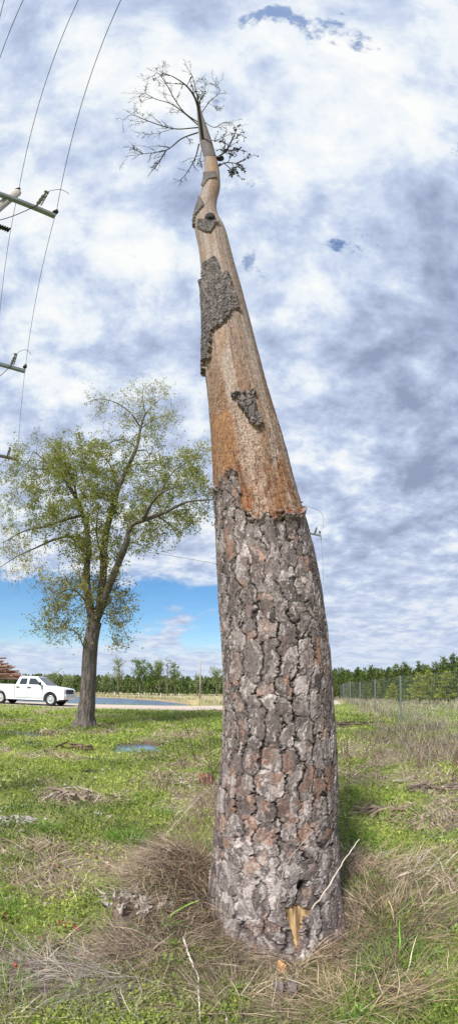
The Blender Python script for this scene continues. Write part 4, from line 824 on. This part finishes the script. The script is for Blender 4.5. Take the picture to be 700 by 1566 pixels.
a = gp(455, 1478); clump('dry_grass_clump', 'fountain of dry tan grass blades in front of the dead trunk foot', a[0], a[1]-.02, .10, .07, 950, (.12, .40), .0040, DS+DS2[:2], 301, t0=(.2, 1.4), t1=(1.1, 2.2), curl=.8)
clump('dry_grass_clump', 'thin ring of dead grass blades close around the whole trunk foot', fx_, fy_, .50, .50, 2900, (.07, .24), .0030, DS2+DS[:2], 302, away=(fx_, fy_), t0=(.1, 1.2), t1=(.9, 2.0), h0=.03)
a = gp(290, 1330); clump('dry_grass_mound', 'brown matted mound of dead grass against the left side of the trunk', a[0]+.0, a[1]+.05, .40, .55, 3900, (.12, .42), .0036, DS2+[LIN(170, 146, 120), LIN(192, 174, 150)], 303, t0=(.5, 1.4), t1=(1.2, 2.1), h0=.10, flow=math.radians(215))
a = gp(150, 1500); clump('dry_grass_mat', 'swept mat of grey dead stems in the lower left corner', a[0], a[1], .50, .14, 1300, (.12, .42), .0030, [LIN(168, 158, 150), LIN(140, 128, 120), LIN(186, 178, 168), LIN(112, 98, 90)], 304, t0=(1.0, 1.5), t1=(1.4, 1.8), h0=.07, flow=math.radians(235))
a = gp(270, 1455); clump('dry_grass_mat', 'brown tangle of stems between the rotten stump and trunk foot', a[0], a[1], .36, .26, 2300, (.10, .32), .0026, DS2, 305, t0=(.5, 1.4), t1=(1.3, 2.1), h0=.08)
a = gp(590, 1420); clump('dry_grass_mat', 'tangled dead grass right of the trunk foot', a[0], a[1], .40, .36, 2000, (.12, .36), .0027, DS2+DS[:1], 306, t0=(.3, 1.4), t1=(1.2, 2.0), h0=.05, curl=.9)
a = gp(640, 1330); clump('dry_grass_mat', 'pale fallen straw at the right edge beyond the trunk', a[0], a[1], .75, .40, 1300, (.14, .40), .0034, DS+[LIN(190, 182, 170)], 307, t0=(.7, 1.5), t1=(1.3, 1.9), h0=.06, flow=math.radians(100), curl=.7)
a = gp(540, 1540); clump('dry_grass_mat', 'dense straw mat along the bottom edge right of centre', a[0], a[1], .40, .18, 1000, (.12, .34), .0028, DS, 308, t0=(.3, 1.4), t1=(1.2, 2.0), h0=.04, curl=.8)
a = gp(360, 1540); clump('dry_grass_mat', 'brown dead grass at the bottom edge below the trunk', a[0], a[1], .30, .16, 1200, (.12, .34), .0026, DS2, 309, t0=(.3, 1.4), t1=(1.2, 2.0), h0=.04, curl=.8)
GG = [LIN(96, 138, 52), LIN(120, 160, 62), LIN(142, 180, 84), LIN(80, 116, 48)]
for q, (px, py, n, L, lab) in enumerate(((600, 1480, 260, (.12, .30), 'bright green grass tuft at the lower right corner'), (195, 1290, 420, (.12, .26), 'wide green grass tuft left of the brown mound'), (240, 1430, 46, (.16, .34), 'arching broad green blades below the rotten stump'),
        (15, 1530, 60, (.16, .34), 'broad green blades in the bottom left corner'), (10, 1400, 70, (.14, .30), 'green blade tuft at the left edge'), (75, 1272, 220, (.10, .22), 'small green tuft beside the grey bark slabs'), (250, 1250, 200, (.10, .24), 'green tuft behind the brown mound'),
        (560, 1290, 160, (.10, .22), 'green tuft just right of the trunk'), (650, 1400, 160, (.08, .2), 'small green tuft in the straw at the right'), (300, 1310, 320, (.14, .30), 'dark green blades growing out of the brown mound'), (675, 1290, 200, (.1, .22), 'green tuft at the right edge above the straw'))):
    a = gp(px, py); clump('grass_tuft', lab, a[0], a[1], .07+n*.0003, .06+n*.0002, n, L, .0065 if n < 100 else .0045, GG, 320+q, t0=(.05, .6), t1=(.9, 2.0), curl=.3, m='blade')
# leafy weeds
rs = np.random.default_rng(401)
wm = []
for v in range(4):
    P = []; N_ = []
    V_ = []; F_ = []; n = 0
    for l in range(9+v*2):
        a = l*2.4+rs.normal(0, .2); d = np.array((math.cos(a), math.sin(a), rs.uniform(.15, .7))); s = np.array((-math.sin(a), math.cos(a), 0)); L = rs.uniform(.03, .06); b0 = np.array((0, 0, .004+l*.004))+d*.01
        m = b0+d*L*.45; t = b0+d*L*.9; t[2] -= .004; V_ += [b0, m+s*L*.26+(0, 0, .003), t, m-s*L*.26+(0, 0, .003), m-(0, 0, .003)]; F_ += [(n, n+1, n+4), (n+1, n+2, n+4), (n+2, n+3, n+4), (n+3, n, n+4)]; n += 5
    wm.append((np.array(V_), np.array(F_)))
x, y, r = polar(1400, 1.35, 6, rs, 36); k = clear(x, y) & (rs.uniform(0, 1, 1400) < .2+.8*green_mask(x, y)); x, y = x[k][:280], y[k][:280]; wl = {}
cw = [LIN(104, 140, 56), LIN(132, 160, 72), LIN(90, 124, 60), LIN(150, 178, 90)]
for q in range(len(x)):
    v = q % 4
    if v not in wl:
        o = npmesh('leafy_weed', wm[v][0], wm[v][1], M['leaf'], np.repeat(np.array([cw[v]]), len(wm[v][0]), 0)); wl[v] = o
    else: o = wl[v].copy(); COL.objects.link(o)
    s = rs.uniform(.35, .85); o.location = (x[q], y[q], gz(x[q], y[q])+.012); o.scale = (s, s, s*1.2); o.rotation_euler = (rs.normal(0, .15), rs.normal(0, .15), rs.uniform(0, 6.28))
    tag(o, 'small leafy green weed rosette in the near grass', 'weed', 'leafy weeds in the near grass')
# ------------------------------------------------------------------ bare saplings
def shrub(label, px, py, hpx, n, seed, lean=0, col=LIN(112, 88, 80), spread=.5, r0=.004):
    rs = np.random.default_rng(seed); b = gp(px, py); D = np.linalg.norm(b-CAM); Hm = hpx/F*D*1.05; mb = MB()
    for k in range(n):
        a = rs.uniform(0, 6.28); d = np.array((math.cos(a)*rs.uniform(.05, spread)+lean, math.sin(a)*rs.uniform(.05, spread), 1.)); d /= np.linalg.norm(d); p = b+rs.normal(0, .02, 3)*(1, 1, 0); P = [p]; L = Hm*rs.uniform(.6, 1.1)
        for t in range(7): d = d+rs.normal(0, .09, 3); d /= np.linalg.norm(d); P.append(P[-1]+d*L/7)
        P = np.array(P); rad_ = max(r0, D*.0006); mb.tube(P, np.linspace(rad_*1.2, rad_*.45, 8), 5, c=col, cap=False)
        for _ in range(6):
            i0 = rs.integers(2, 7); e = rs.normal(0, .5, 3); e[2] = abs(e[2])+.5; e /= np.linalg.norm(e); l = L*rs.uniform(.12, .35); m = P[i0]+e*l*.5+rs.normal(0, .012, 3); mb.tube([P[i0], m, P[i0]+e*l+rs.normal(0, .01, 3)], [rad_*.6, rad_*.45, rad_*.3], 4, c=col, cap=False)
    return tag(mb.build('bare_shrub', M['stick'], smooth=True), label, 'shrub')
for q, (px, py, h, n, ln, lab) in enumerate(((300, 1165, 75, 5, -.1, 'leafless shrub left of the trunk with arching stems'), (325, 1190, 100, 6, .05, 'dense leafless stems touching the left side of the trunk'), (282, 1175, 50, 4, -.3, 'low bare shrub leaning left near the trunk'), (532, 1275, 150, 3, .12, 'tall thin leafless sapling just right of the trunk'),
        (560, 1240, 110, 2, .2, 'forked leafless sapling behind the tall thin one at the right'), (528, 1170, 60, 4, .0, 'dark bare twigs against the right side of the trunk'), (595, 1500, 140, 2, .12, 'curved leafless stem in the lower right'), (102, 1370, 90, 1, -.25, 'single dark bare stem in the left grass'),
        (255, 1215, 70, 4, 0, 'thin weed stalks left of the brown mound'), (640, 1180, 40, 5, .1, 'small bare shrub in front of the fence at the right'), (305, 1400, 120, 4, .1, 'thin brown stems rising from the mound beside the trunk'), (520, 1480, 150, 4, .15, 'thin brown stems right of the straw fountain'), (690, 1200, 50, 5, 0, 'bare shrub at the right edge of the field'))):
    shrub(lab, px, py, h, n, 500+q, ln, r0=.0022)
# ------------------------------------------------------------------ sticks and wood debris
def stick(label, pts, r, col, z=(.02, .02, .02), name='fallen_stick', cat='stick', twigs=0, seed=0):
    rs = np.random.default_rng(seed); Q = [gp(*p)+np.array((0, 0, z[min(q, len(z)-1)])) for q, p in enumerate(pts)]; C = catmull(Q, 5); C[:, 2] = np.maximum(C[:, 2], hh(C[:, 0], C[:, 1])+.006); mb = MB(); mb.tube(C+rs.normal(0, r*.25, C.shape), np.linspace(r, r*.45, len(C)), 7, c=col, rough=.12)
    for k in range(twigs): i0 = rs.integers(1, len(C)-1); e = rs.normal(0, .12, 3); mb.tube([C[i0], C[i0]+e*(1, 1, .3)+(0, 0, .02)], [r*.5, r*.2], 5, c=col)
    return tag(mb.build(name, M['stick'], smooth=True), label, cat)
W_ = LIN(206, 198, 186); Gy = LIN(168, 160, 150); Br = LIN(112, 94, 82)
stick('pale crooked stick lying at the bottom edge left of the trunk', [(281, 1447), (290, 1478), (302, 1505), (305, 1545), (307, 1575)], .0070, W_, (.07, .08, .07, .07, .07), seed=1)
for lab, P, r, z in (('long pale branch leaning against the right foot of the trunk', [(474, 1393, 1.98), (500, 1358, 1.97), (525, 1318, 2.02), (549, 1283, 2.10)], .0052, 0), ('thin brown twig crossing the front of the bark near the foot', [(424, 1400, 2.02), (428, 1350, 2.03), (446, 1310, 2.04), (478, 1272, 2.07)], .0026, 0)):
    Q = [at_y(a, b, c) for a, b, c in P]; mb = MB(); C = catmull(Q, 6); C += np.random.default_rng(3).normal(0, .002, C.shape); mb.tube(C, np.linspace(r, r*.5, len(C)), 7, c=(LIN(188, 178, 166) if r > .005 else Gy), rough=.1); tag(mb.build('leaning_stick', M['stick'], smooth=True), lab, 'stick')
stick('pale stick lying in the grass behind the brown mound', [(250, 1172), (275, 1190), (297, 1212)], .010, W_, seed=2, twigs=2); stick('short grey branch beside the wide green tuft', [(262, 1272), (270, 1255), (280, 1238)], .014, Gy, seed=3)
stick('low grey branch along the left edge above the bark slabs', [(-12, 1240), (25, 1236), (58, 1230)], .022, Gy, seed=4); stick('weathered branch arching over the leaf pile at left', [(64, 1228), (85, 1218), (105, 1212), (130, 1211), (152, 1222)], .020, Gy, (.02, .05, .07, .05, .02), seed=5, twigs=5)
stick('small dark branch in the left middle grass', [(125, 1182), (138, 1180), (150, 1181)], .022, LIN(70, 60, 56), seed=6, twigs=3); stick('short grey stick near the puddle', [(205, 1185), (228, 1180)], .02, Gy, seed=7)
stick('pale broken stick in the field right of the trunk', [(518, 1152), (530, 1147), (540, 1143)], .02, W_, seed=8); stick('brown stick lying in the right field', [(556, 1262), (590, 1258), (640, 1272)], .014, Br, seed=9, twigs=4)
stick('thin pale stems crossing at the right above the straw', [(555, 1345), (610, 1322), (660, 1318)], .004, W_, (.05, .06, .05), seed=10); stick('dark dead vine curving through the right grass', [(560, 1520), (600, 1490), (635, 1420), (625, 1330)], .004, Br, (.08, .12, .12, .1), seed=11, twigs=3)
stick('thin pale cane lying low beside the sapling', [(250, 1285), (300, 1230), (330, 1200)], .005, W_, (.03, .05, .04), seed=12)
def slab(name, label, px, py, w, l, th, rot, col, seed, cat='bark piece', n=1, group=None, tilt=.1, m='log', lift=0):
    rs = np.random.default_rng(seed)
    for k in range(n):
        c = gp(px+(rs.uniform(-1, 1)*n*3 if n > 1 else 0), py+(rs.uniform(-1, 1)*n*1.1 if n > 1 else 0)); nn = 12; a = np.linspace(0, 2*math.pi, nn, endpoint=False); rr_ = 1+rs.uniform(-.3, .3, nn); ro = rot+(rs.normal(0, .5) if n > 1 else 0)
        x = np.cos(a)*rr_*w/2; y = np.sin(a)*rr_*l/2; X_ = x*math.cos(ro)-y*math.sin(ro); Y_ = x*math.sin(ro)+y*math.cos(ro); zt_ = X_*rs.normal(0, tilt)+Y_*rs.normal(0, tilt)+th+.012+lift+rs.uniform(0, .01, nn)
        top = np.stack([c[0]+X_, c[1]+Y_, c[2]+zt_+.3*th*np.cos(a*2)], 1); bot = top-(0, 0, th); inn = top*.45+top.mean(0)*.55+np.array((0, 0, th*.35))+rs.normal(0, th*.15, (nn, 3))*(0, 0, 1); mid_ = inn.mean(0)[None]
        Fs = [(q, (q+1) % nn, nn+(q+1) % nn, nn+q) for q in range(nn)]+[(nn+q, nn+(q+1) % nn, 2*nn) for q in range(nn)]+[(q, 2*nn+1+q, 2*nn+1+(q+1) % nn, (q+1) % nn) for q in range(nn)]+[tuple(range(3*nn, 2*nn, -1))]
        mb = MB(); mb.add(np.vstack([top, inn, mid_, bot]), Fs, np.array(col)*rs.uniform(.8, 1.2)); o = tag(mb.build(name, M[m]), label, cat, group)
slab('bark_piece', 'grey bark slab lying in the pile at the left edge', 22, 1262, .26, .10, .025, .2, LIN(150, 142, 138), 601, n=7, group='bark slabs at the left edge', cat='bark piece')
for q, (px, py, w, l, lab) in enumerate(((425, 1532, .045, .09, 'left chunk of dark bark at the foot of the straw fountain'), (441, 1530, .04, .10, 'right chunk of dark bark at the foot of the straw fountain'))): slab('bark_chunk', lab, px, py, w, l, .05, .2, LIN(104, 96, 94), 610+q, lift=.05)
slab('bark_piece', 'pale bark chip lying in the right field', 610, 1195, .16, .10, .02, .5, LIN(150, 138, 130), 620, n=4, group='pale bark chips in the right field'); slab('bark_piece', 'pale curled bark chip near the right edge', 688, 1208, .15, .10, .02, .3, LIN(190, 184, 176), 621, n=3, group='curled chips at the right edge')
slab('bark_piece', 'grey bark chip in the grass left of the green tuft', 158, 1252, .12, .07, .02, .5, LIN(170, 162, 156), 622, n=4, group='grey chips left of the tuft'); slab('bark_piece', 'white dry chip lying in the straw at the lower right', 665, 1388, .09, .06, .012, .4, LIN(196, 192, 186), 623, n=2, group='white chips in the straw')
slab('bark_piece', 'brown bark scrap on the ground at the left bottom', 90, 1325, .08, .05, .012, .4, LIN(134, 104, 84), 624, n=3, group='brown scraps at the lower left')
slab('bark_piece', 'dark bark scrap on bare soil right of the trunk', 560, 1235, .22, .06, .03, .1, LIN(96, 82, 74), 625, n=4, group='dark scraps right of the trunk')
# dead leaf in front of the trunk, and the red-brown dead plant
def deadleaf(name, label, base, size, rot, col, tilt, lobes=5, cat='leaf'):
    A_ = np.linspace(0, 2*math.pi, 26, endpoint=False); rr_ = size*(.62+.38*np.abs(np.cos(A_*lobes/2))); x = rr_*np.cos(A_)*.7; y = rr_*np.sin(A_); z = .35*size*(x/size)**2+.12*size*np.sin(A_*3)
    V = np.vstack([np.stack([x, y, z], 1), [[0, 0, 0]]]); cr_, sr = math.cos(tilt), math.sin(tilt); V = np.stack([V[:, 0], V[:, 1]*cr_-V[:, 2]*sr, V[:, 1]*sr+V[:, 2]*cr_], 1); c2, s2 = math.cos(rot), math.sin(rot); V = np.stack([V[:, 0]*c2-V[:, 1]*s2, V[:, 0]*s2+V[:, 1]*c2, V[:, 2]], 1)+base
    V2 = V-np.array((0, 0, .0015)); n = len(V); Fs = [(q, (q+1) % 26, 26) for q in range(26)]+[(n+(q+1) % 26, n+q, n+26) for q in range(26)]+[(q, n+q, n+(q+1) % 26, (q+1) % 26) for q in range(26)]
    mb = MB(); mb.add(np.vstack([V, V2]), Fs, col); return mb
b = gp(428, 1500)+(0, 0, .10); tag(deadleaf('', '', b, .045, .6, LIN(206, 160, 112), .9).build('dead_leaf', M['straw']), 'curled tan dead leaf caught in the straw in front of the trunk', 'leaf')
rs = np.random.default_rng(71); 
for q, (px, py, nn, col, lab) in enumerate(((40, 1492, 22, LIN(150, 84, 62), 'dry reddish brown leaf cluster in the lower left'), (15, 1412, 12, LIN(96, 52, 44), 'dark maroon leaf cluster at the left edge'), (108, 1422, 9, LIN(128, 74, 58), 'small reddish dead leaves left of the broad green blades'))):
    b = gp(px, py); r = empty('dead_plant', b); tag(r, lab, 'dead plant')
    for k in range(nn): d = rs.normal(0, .035, 3); d[2] = abs(d[2])+.015; mb = deadleaf('', '', b+d, rs.uniform(.016, .032), rs.uniform(0, 6), np.array(col)*rs.uniform(.6, 1.3), rs.uniform(-.8, .8), 3); mb.build('leaf', M['straw'], r)
# rotten stump with splintered pale wood
b = gp(214, 1400)+(0, 0, .05); rt = empty('rotten_stump', b); tag(rt, 'splintered pale rotten stump in the grass left of the dead trunk', 'stump')
rs = np.random.default_rng(81); mb = MB(); nA = 26; nh = 9; V = []
for i_ in range(nh):
    t = i_/(nh-1)
    for k in range(nA): a = 2*math.pi*k/nA; rr_ = (.19-.05*t+.03*math.sin(a*3+1)+.025*math.sin(a*7+t*3)+rs.normal(0, .006)); V.append((b[0]+math.cos(a)*rr_, b[1]+math.sin(a)*rr_*.8, b[2]-.08+.13*t*(1+.35*math.sin(a*2+.7)+.25*math.sin(a*5)+rs.normal(0, .1))))
n = len(V); V.append((b[0], b[1], b[2]+.01)); mb.add(V, [(i_*nA+k, i_*nA+(k+1) % nA, (i_+1)*nA+(k+1) % nA, (i_+1)*nA+k) for i_ in range(nh-1) for k in range(nA)]+[((nh-1)*nA+k, (nh-1)*nA+(k+1) % nA, n) for k in range(nA)], LIN(120, 104, 92)); mb.build('body', M['log'], rt)
for k in range(95):
    a = rs.uniform(0, 6.28); rr_ = rs.uniform(.02, .22); p = b+np.array((math.cos(a)*rr_-.02, math.sin(a)*rr_*.8, .05)); h = rs.uniform(.02, .065)*(1.5 if math.cos(a) < 0 else .9); d = np.array((rs.normal(0, 1.1), rs.normal(0, .9), .8)); d /= np.linalg.norm(d); w = rs.uniform(.006, .016)
    mb = MB(); mb.tube([p, p+d*h*.5+rs.normal(0, .006, 3), p+d*h], [w, w*.8, w*.15], 5, c=np.array(LIN(182, 172, 162))*rs.uniform(.35, 1.15), rough=.35); mb.build('splinter', M['log'], rt)
slab('wood_chip', 'pale chip of rotten wood scattered beside the stump', 232, 1398, .045, .03, .008, .4, LIN(186, 178, 168), 640, n=10, cat='wood chip', group='rotten chips beside the stump', tilt=.5)
# small reddish stump behind the trunk, brush heaps
b = gp(318, 1200); rt = empty('broken_stump', b); tag(rt, 'small dark broken stump with reddish wood at the left edge of the trunk', 'stump'); mb = MB(); mb.lathe(b-(0, 0, .05), [(0, .17), (.1, .14), (.2, .12), (.24, .07)], 14, (-.15, 0, 1), c=LIN(92, 70, 60)); mb.build('body', M['log'], rt)
for k in range(7): p = b+np.array((rs.uniform(-.1, .06), -.1, .06)); mb = MB(); mb.tube([p, p+np.array((rs.normal(-.02, .04), rs.normal(0, .03), rs.uniform(.1, .22)))], [.02, .005], 5, c=LIN(176, 126, 98)); mb.build('splinter', M['log'], rt)
def brush(label, px, py, w, d_, n, col, seed, cat='brush pile', h=.22):
    b = gp(px, py); r = empty('brush_pile', b); tag(r, label, cat); rs = np.random.default_rng(seed)
    for k in range(n):
        a = rs.uniform(0, 3.14); c = b+np.array((rs.uniform(-w, w)/2, rs.uniform(-d_, d_)/2, rs.uniform(.02, h))); l = rs.uniform(.25, .6)*w*.5; e = np.array((math.cos(a), math.sin(a)*.5, rs.normal(0, .18))); mb = MB()
        mb.tube([c-e*l, c+rs.normal(0, .03, 3), c+e*l], [rs.uniform(.012, .035), .02, .008], 6, c=np.array(col)*rs.uniform(.6, 1.4), rough=.2); mb.build('branch', M['log'], r)
brush('dark heap of cut branches at the foot of the fence line', 532, 1112, 2.0, .8, 34, LIN(96, 84, 76), 91); brush('low brown brush heap in the grass left of the puddle', 118, 1146, .8, .4, 22, LIN(110, 90, 76), 92, h=.12); brush('heap of dead twigs under the arching branch at left', 105, 1222, .55, .3, 22, LIN(122, 108, 96), 93, h=.1)
brush('wide scatter of twigs and bark behind the left puddle', 30, 1104, 1.6, .4, 18, LIN(120, 108, 98), 94, h=.08); brush('dead twigs heaped round the foot of the green tree', 140, 1112, 1.5, .4, 24, LIN(112, 94, 80), 95, h=.12); brush('dark twig heap in the middle of the right field', 655, 1212, .8, .5, 16, LIN(110, 96, 86), 96, h=.10); brush('low twig heap on the bare soil right of the trunk', 575, 1245, .8, .3, 16, LIN(116, 100, 88), 97, h=.08)
# ------------------------------------------------------------------ sky and sun
SUN_EL, SUN_AZ = math.radians(52), math.radians(-150)    # azimuth from +Y towards +X
EXPO = .75
w = bpy.data.worlds.new('World'); S.world = w; w.use_nodes = True; nt = w.node_tree; L = nt.links; N = nt.nodes.new
bg = nt.nodes['Background']; bg.inputs['Strength'].default_value = .1
sky = N('ShaderNodeTexSky'); sky.sky_type = 'NISHITA'; sky.sun_disc = False; sky.sun_elevation = SUN_EL; sky.sun_rotation = SUN_AZ
tc = N('ShaderNodeTexCoord'); sep = N('ShaderNodeSeparateXYZ'); L.new(tc.outputs['Generated'], sep.inputs[0])
def mth(op, a, b=None, c=None, clamp=False):
    n = N('ShaderNodeMath'); n.operation = op; n.use_clamp = clamp
    for k, v in enumerate((a, b, c)):
        if v is None: continue
        if isinstance(v, (int, float)): n.inputs[k].default_value = v
        else: L.new(v, n.inputs[k])
    return n.outputs[0]
def ss_(a, b, x):
    n = N('ShaderNodeMapRange'); n.interpolation_type = 'SMOOTHSTEP'; n.inputs[1].default_value = a; n.inputs[2].default_value = b; L.new(x, n.inputs[0]); return n.outputs[0]
def noise(vec, sc, det=6, ro=.55, dist=0, off=(0, 0, 0)):
    m = N('ShaderNodeMapping'); m.inputs['Location'].default_value = off; L.new(vec, m.inputs['Vector'])
    n = N('ShaderNodeTexNoise'); n.inputs['Scale'].default_value = sc; n.inputs['Detail'].default_value = det; n.inputs['Roughness'].default_value = ro; n.inputs['Distortion'].default_value = dist
    L.new(m.outputs[0], n.inputs['Vector']); return n.outputs['Fac']
def mixc_(f, a, b):
    n = N('ShaderNodeMix'); n.data_type = 'RGBA'
    if isinstance(f, (int, float)): n.inputs[0].default_value = f
    else: L.new(f, n.inputs[0])
    for k, v in ((6, a), (7, b)):
        if isinstance(v, tuple): n.inputs[k].default_value = (*v, 1)
        else: L.new(v, n.inputs[k])
    return n.outputs[2]
sc_ = 10/2**EXPO
def CL(r, g, b): return tuple(v*sc_ for v in LIN(r, g, b))
zc = mth('MAXIMUM', sep.outputs[2], 0.0); den = mth('ADD', zc, .17)
cb = N('ShaderNodeCombineXYZ'); L.new(mth('DIVIDE', sep.outputs[0], den), cb.inputs[0]); L.new(mth('DIVIDE', sep.outputs[1], den), cb.inputs[1]); cv = cb.outputs[0]
big = noise(cv, .8, 3, .5, .3, (3.1, 1.7, 0)); med = noise(cv, 4.6, 9, .60, .2, (7.3, 2.2, 0)); fine = noise(cv, 11, 9, .62, .1, (1.3, 9.1, 2)); 
shade = mth('ADD', mth('MULTIPLY', med, .64), mth('ADD', mth('MULTIPLY', fine, .30), mth('MULTIPLY', big, .22)))
# the sky is heavier on the right, above the fence
hv = mth('MULTIPLY', ss_(.05, .5, sep.outputs[0]), mth('MULTIPLY', ss_(.15, .45, sep.outputs[2]), ss_(.97, .7, sep.outputs[2])))
shade = mth('SUBTRACT', shade, mth('MULTIPLY', hv, .11))
# thinner, brighter cloud around one part of the sky
dt = N('ShaderNodeVectorMath'); dt.operation = 'DOT_PRODUCT'; L.new(tc.outputs['Generated'], dt.inputs[0]); dt.inputs[1].default_value = tuple(ray(540, 150)); shade = mth('ADD', shade, mth('MULTIPLY', ss_(.93, 1.0, dt.outputs['Value']), .055))
ramp = N('ShaderNodeValToRGB'); L.new(shade, ramp.inputs[0]); cr = ramp.color_ramp
stops = [(.40, (148, 161, 190)), (.48, (172, 186, 215)), (.54, (192, 206, 233)), (.585, (212, 224, 243)), (.635, (236, 243, 250)), (.70, (252, 253, 253))]
cr.elements[0].position = stops[0][0]; cr.elements[0].color = (*CL(*stops[0][1]), 1); cr.elements[1].position = stops[-1][0]; cr.elements[1].color = (*CL(*stops[-1][1]), 1)
for p, c in stops[1:-1]: e = cr.elements.new(p); e.color = (*CL(*c), 1)
hs = N('ShaderNodeHueSaturation'); L.new(sky.outputs[0], hs.inputs['Color']); hs.inputs['Saturation'].default_value = 1.42; hs.inputs['Value'].default_value = 1.0
gap = mth('ADD', noise(cv, 6.0, 9, .62, .2, (4.4, 8.8, 1)), mth('MULTIPLY', noise(cv, 1.3, 2, .5, 0, (2.4, 5.8, 1)), .35)); 
dg = N('ShaderNodeVectorMath'); dg.operation = 'DOT_PRODUCT'; L.new(tc.outputs['Generated'], dg.inputs[0]); dg.inputs[1].default_value = tuple(ray(500, 130))
g1_ = ss_(.79, .85, mth('ADD', gap, mth('MULTIPLY', ss_(.90, .99, dg.outputs['Value']), .06)))
low = mth('MULTIPLY', mth('MULTIPLY', ss_(.07, .12, sep.outputs[2]), ss_(.345, .30, mth('ADD', sep.outputs[2], mth('MULTIPLY', med, .12)))), ss_(.10, .0, sep.outputs[0]))
wisp = ss_(.66, .52, noise(cv, 1.1, 8, .6, .5, (9.2, 3.4, 0)))
low = mth('MULTIPLY', low, wisp)
gapf = mth('MAXIMUM', mth('MULTIPLY', mth('MULTIPLY', g1_, ss_(.80, .95, dg.outputs['Value'])), .75), mth('MULTIPLY', low, .95), clamp=True)
col = mixc_(gapf, ramp.outputs[0], hs.outputs[0])
col = mixc_(mth('MULTIPLY', mth('MULTIPLY', ss_(.45, .05, sep.outputs[2]), mth('SUBTRACT', 1.0, low)), .5), col, CL(200, 212, 236))
hz = mth('MULTIPLY', ss_(.14, .0, sep.outputs[2]), .5); col = mixc_(hz, col, CL(205, 222, 242))
gl = ss_(.0, -.05, sep.outputs[2]); col = mixc_(gl, col, CL(110, 115, 90))
L.new(col, bg.inputs['Color'])
sun = bpy.data.lights.new('sun', 'SUN'); sun.energy = 3.6; sun.angle = math.radians(8); sun.color = (1, .965, .91)
so = bpy.data.objects.new('sun', sun); COL.objects.link(so)
from mathutils import Vector
sd_ = Vector((math.sin(SUN_AZ)*math.cos(SUN_EL), math.cos(SUN_AZ)*math.cos(SUN_EL), math.sin(SUN_EL)))
so.rotation_euler = sd_.to_track_quat('Z', 'Y').to_euler(); so.location = (0, -20, 40)
S.view_settings.view_transform = 'Standard'; S.view_settings.look = 'None'; S.view_settings.exposure = EXPO; S.view_settings.gamma = 1
S.view_settings.use_curve_mapping = False
S.render.engine = 'CYCLES'; S.cycles.max_bounces = 6; S.cycles.diffuse_bounces = 3; S.cycles.transparent_max_bounces = 6
S.cycles.use_denoising = True
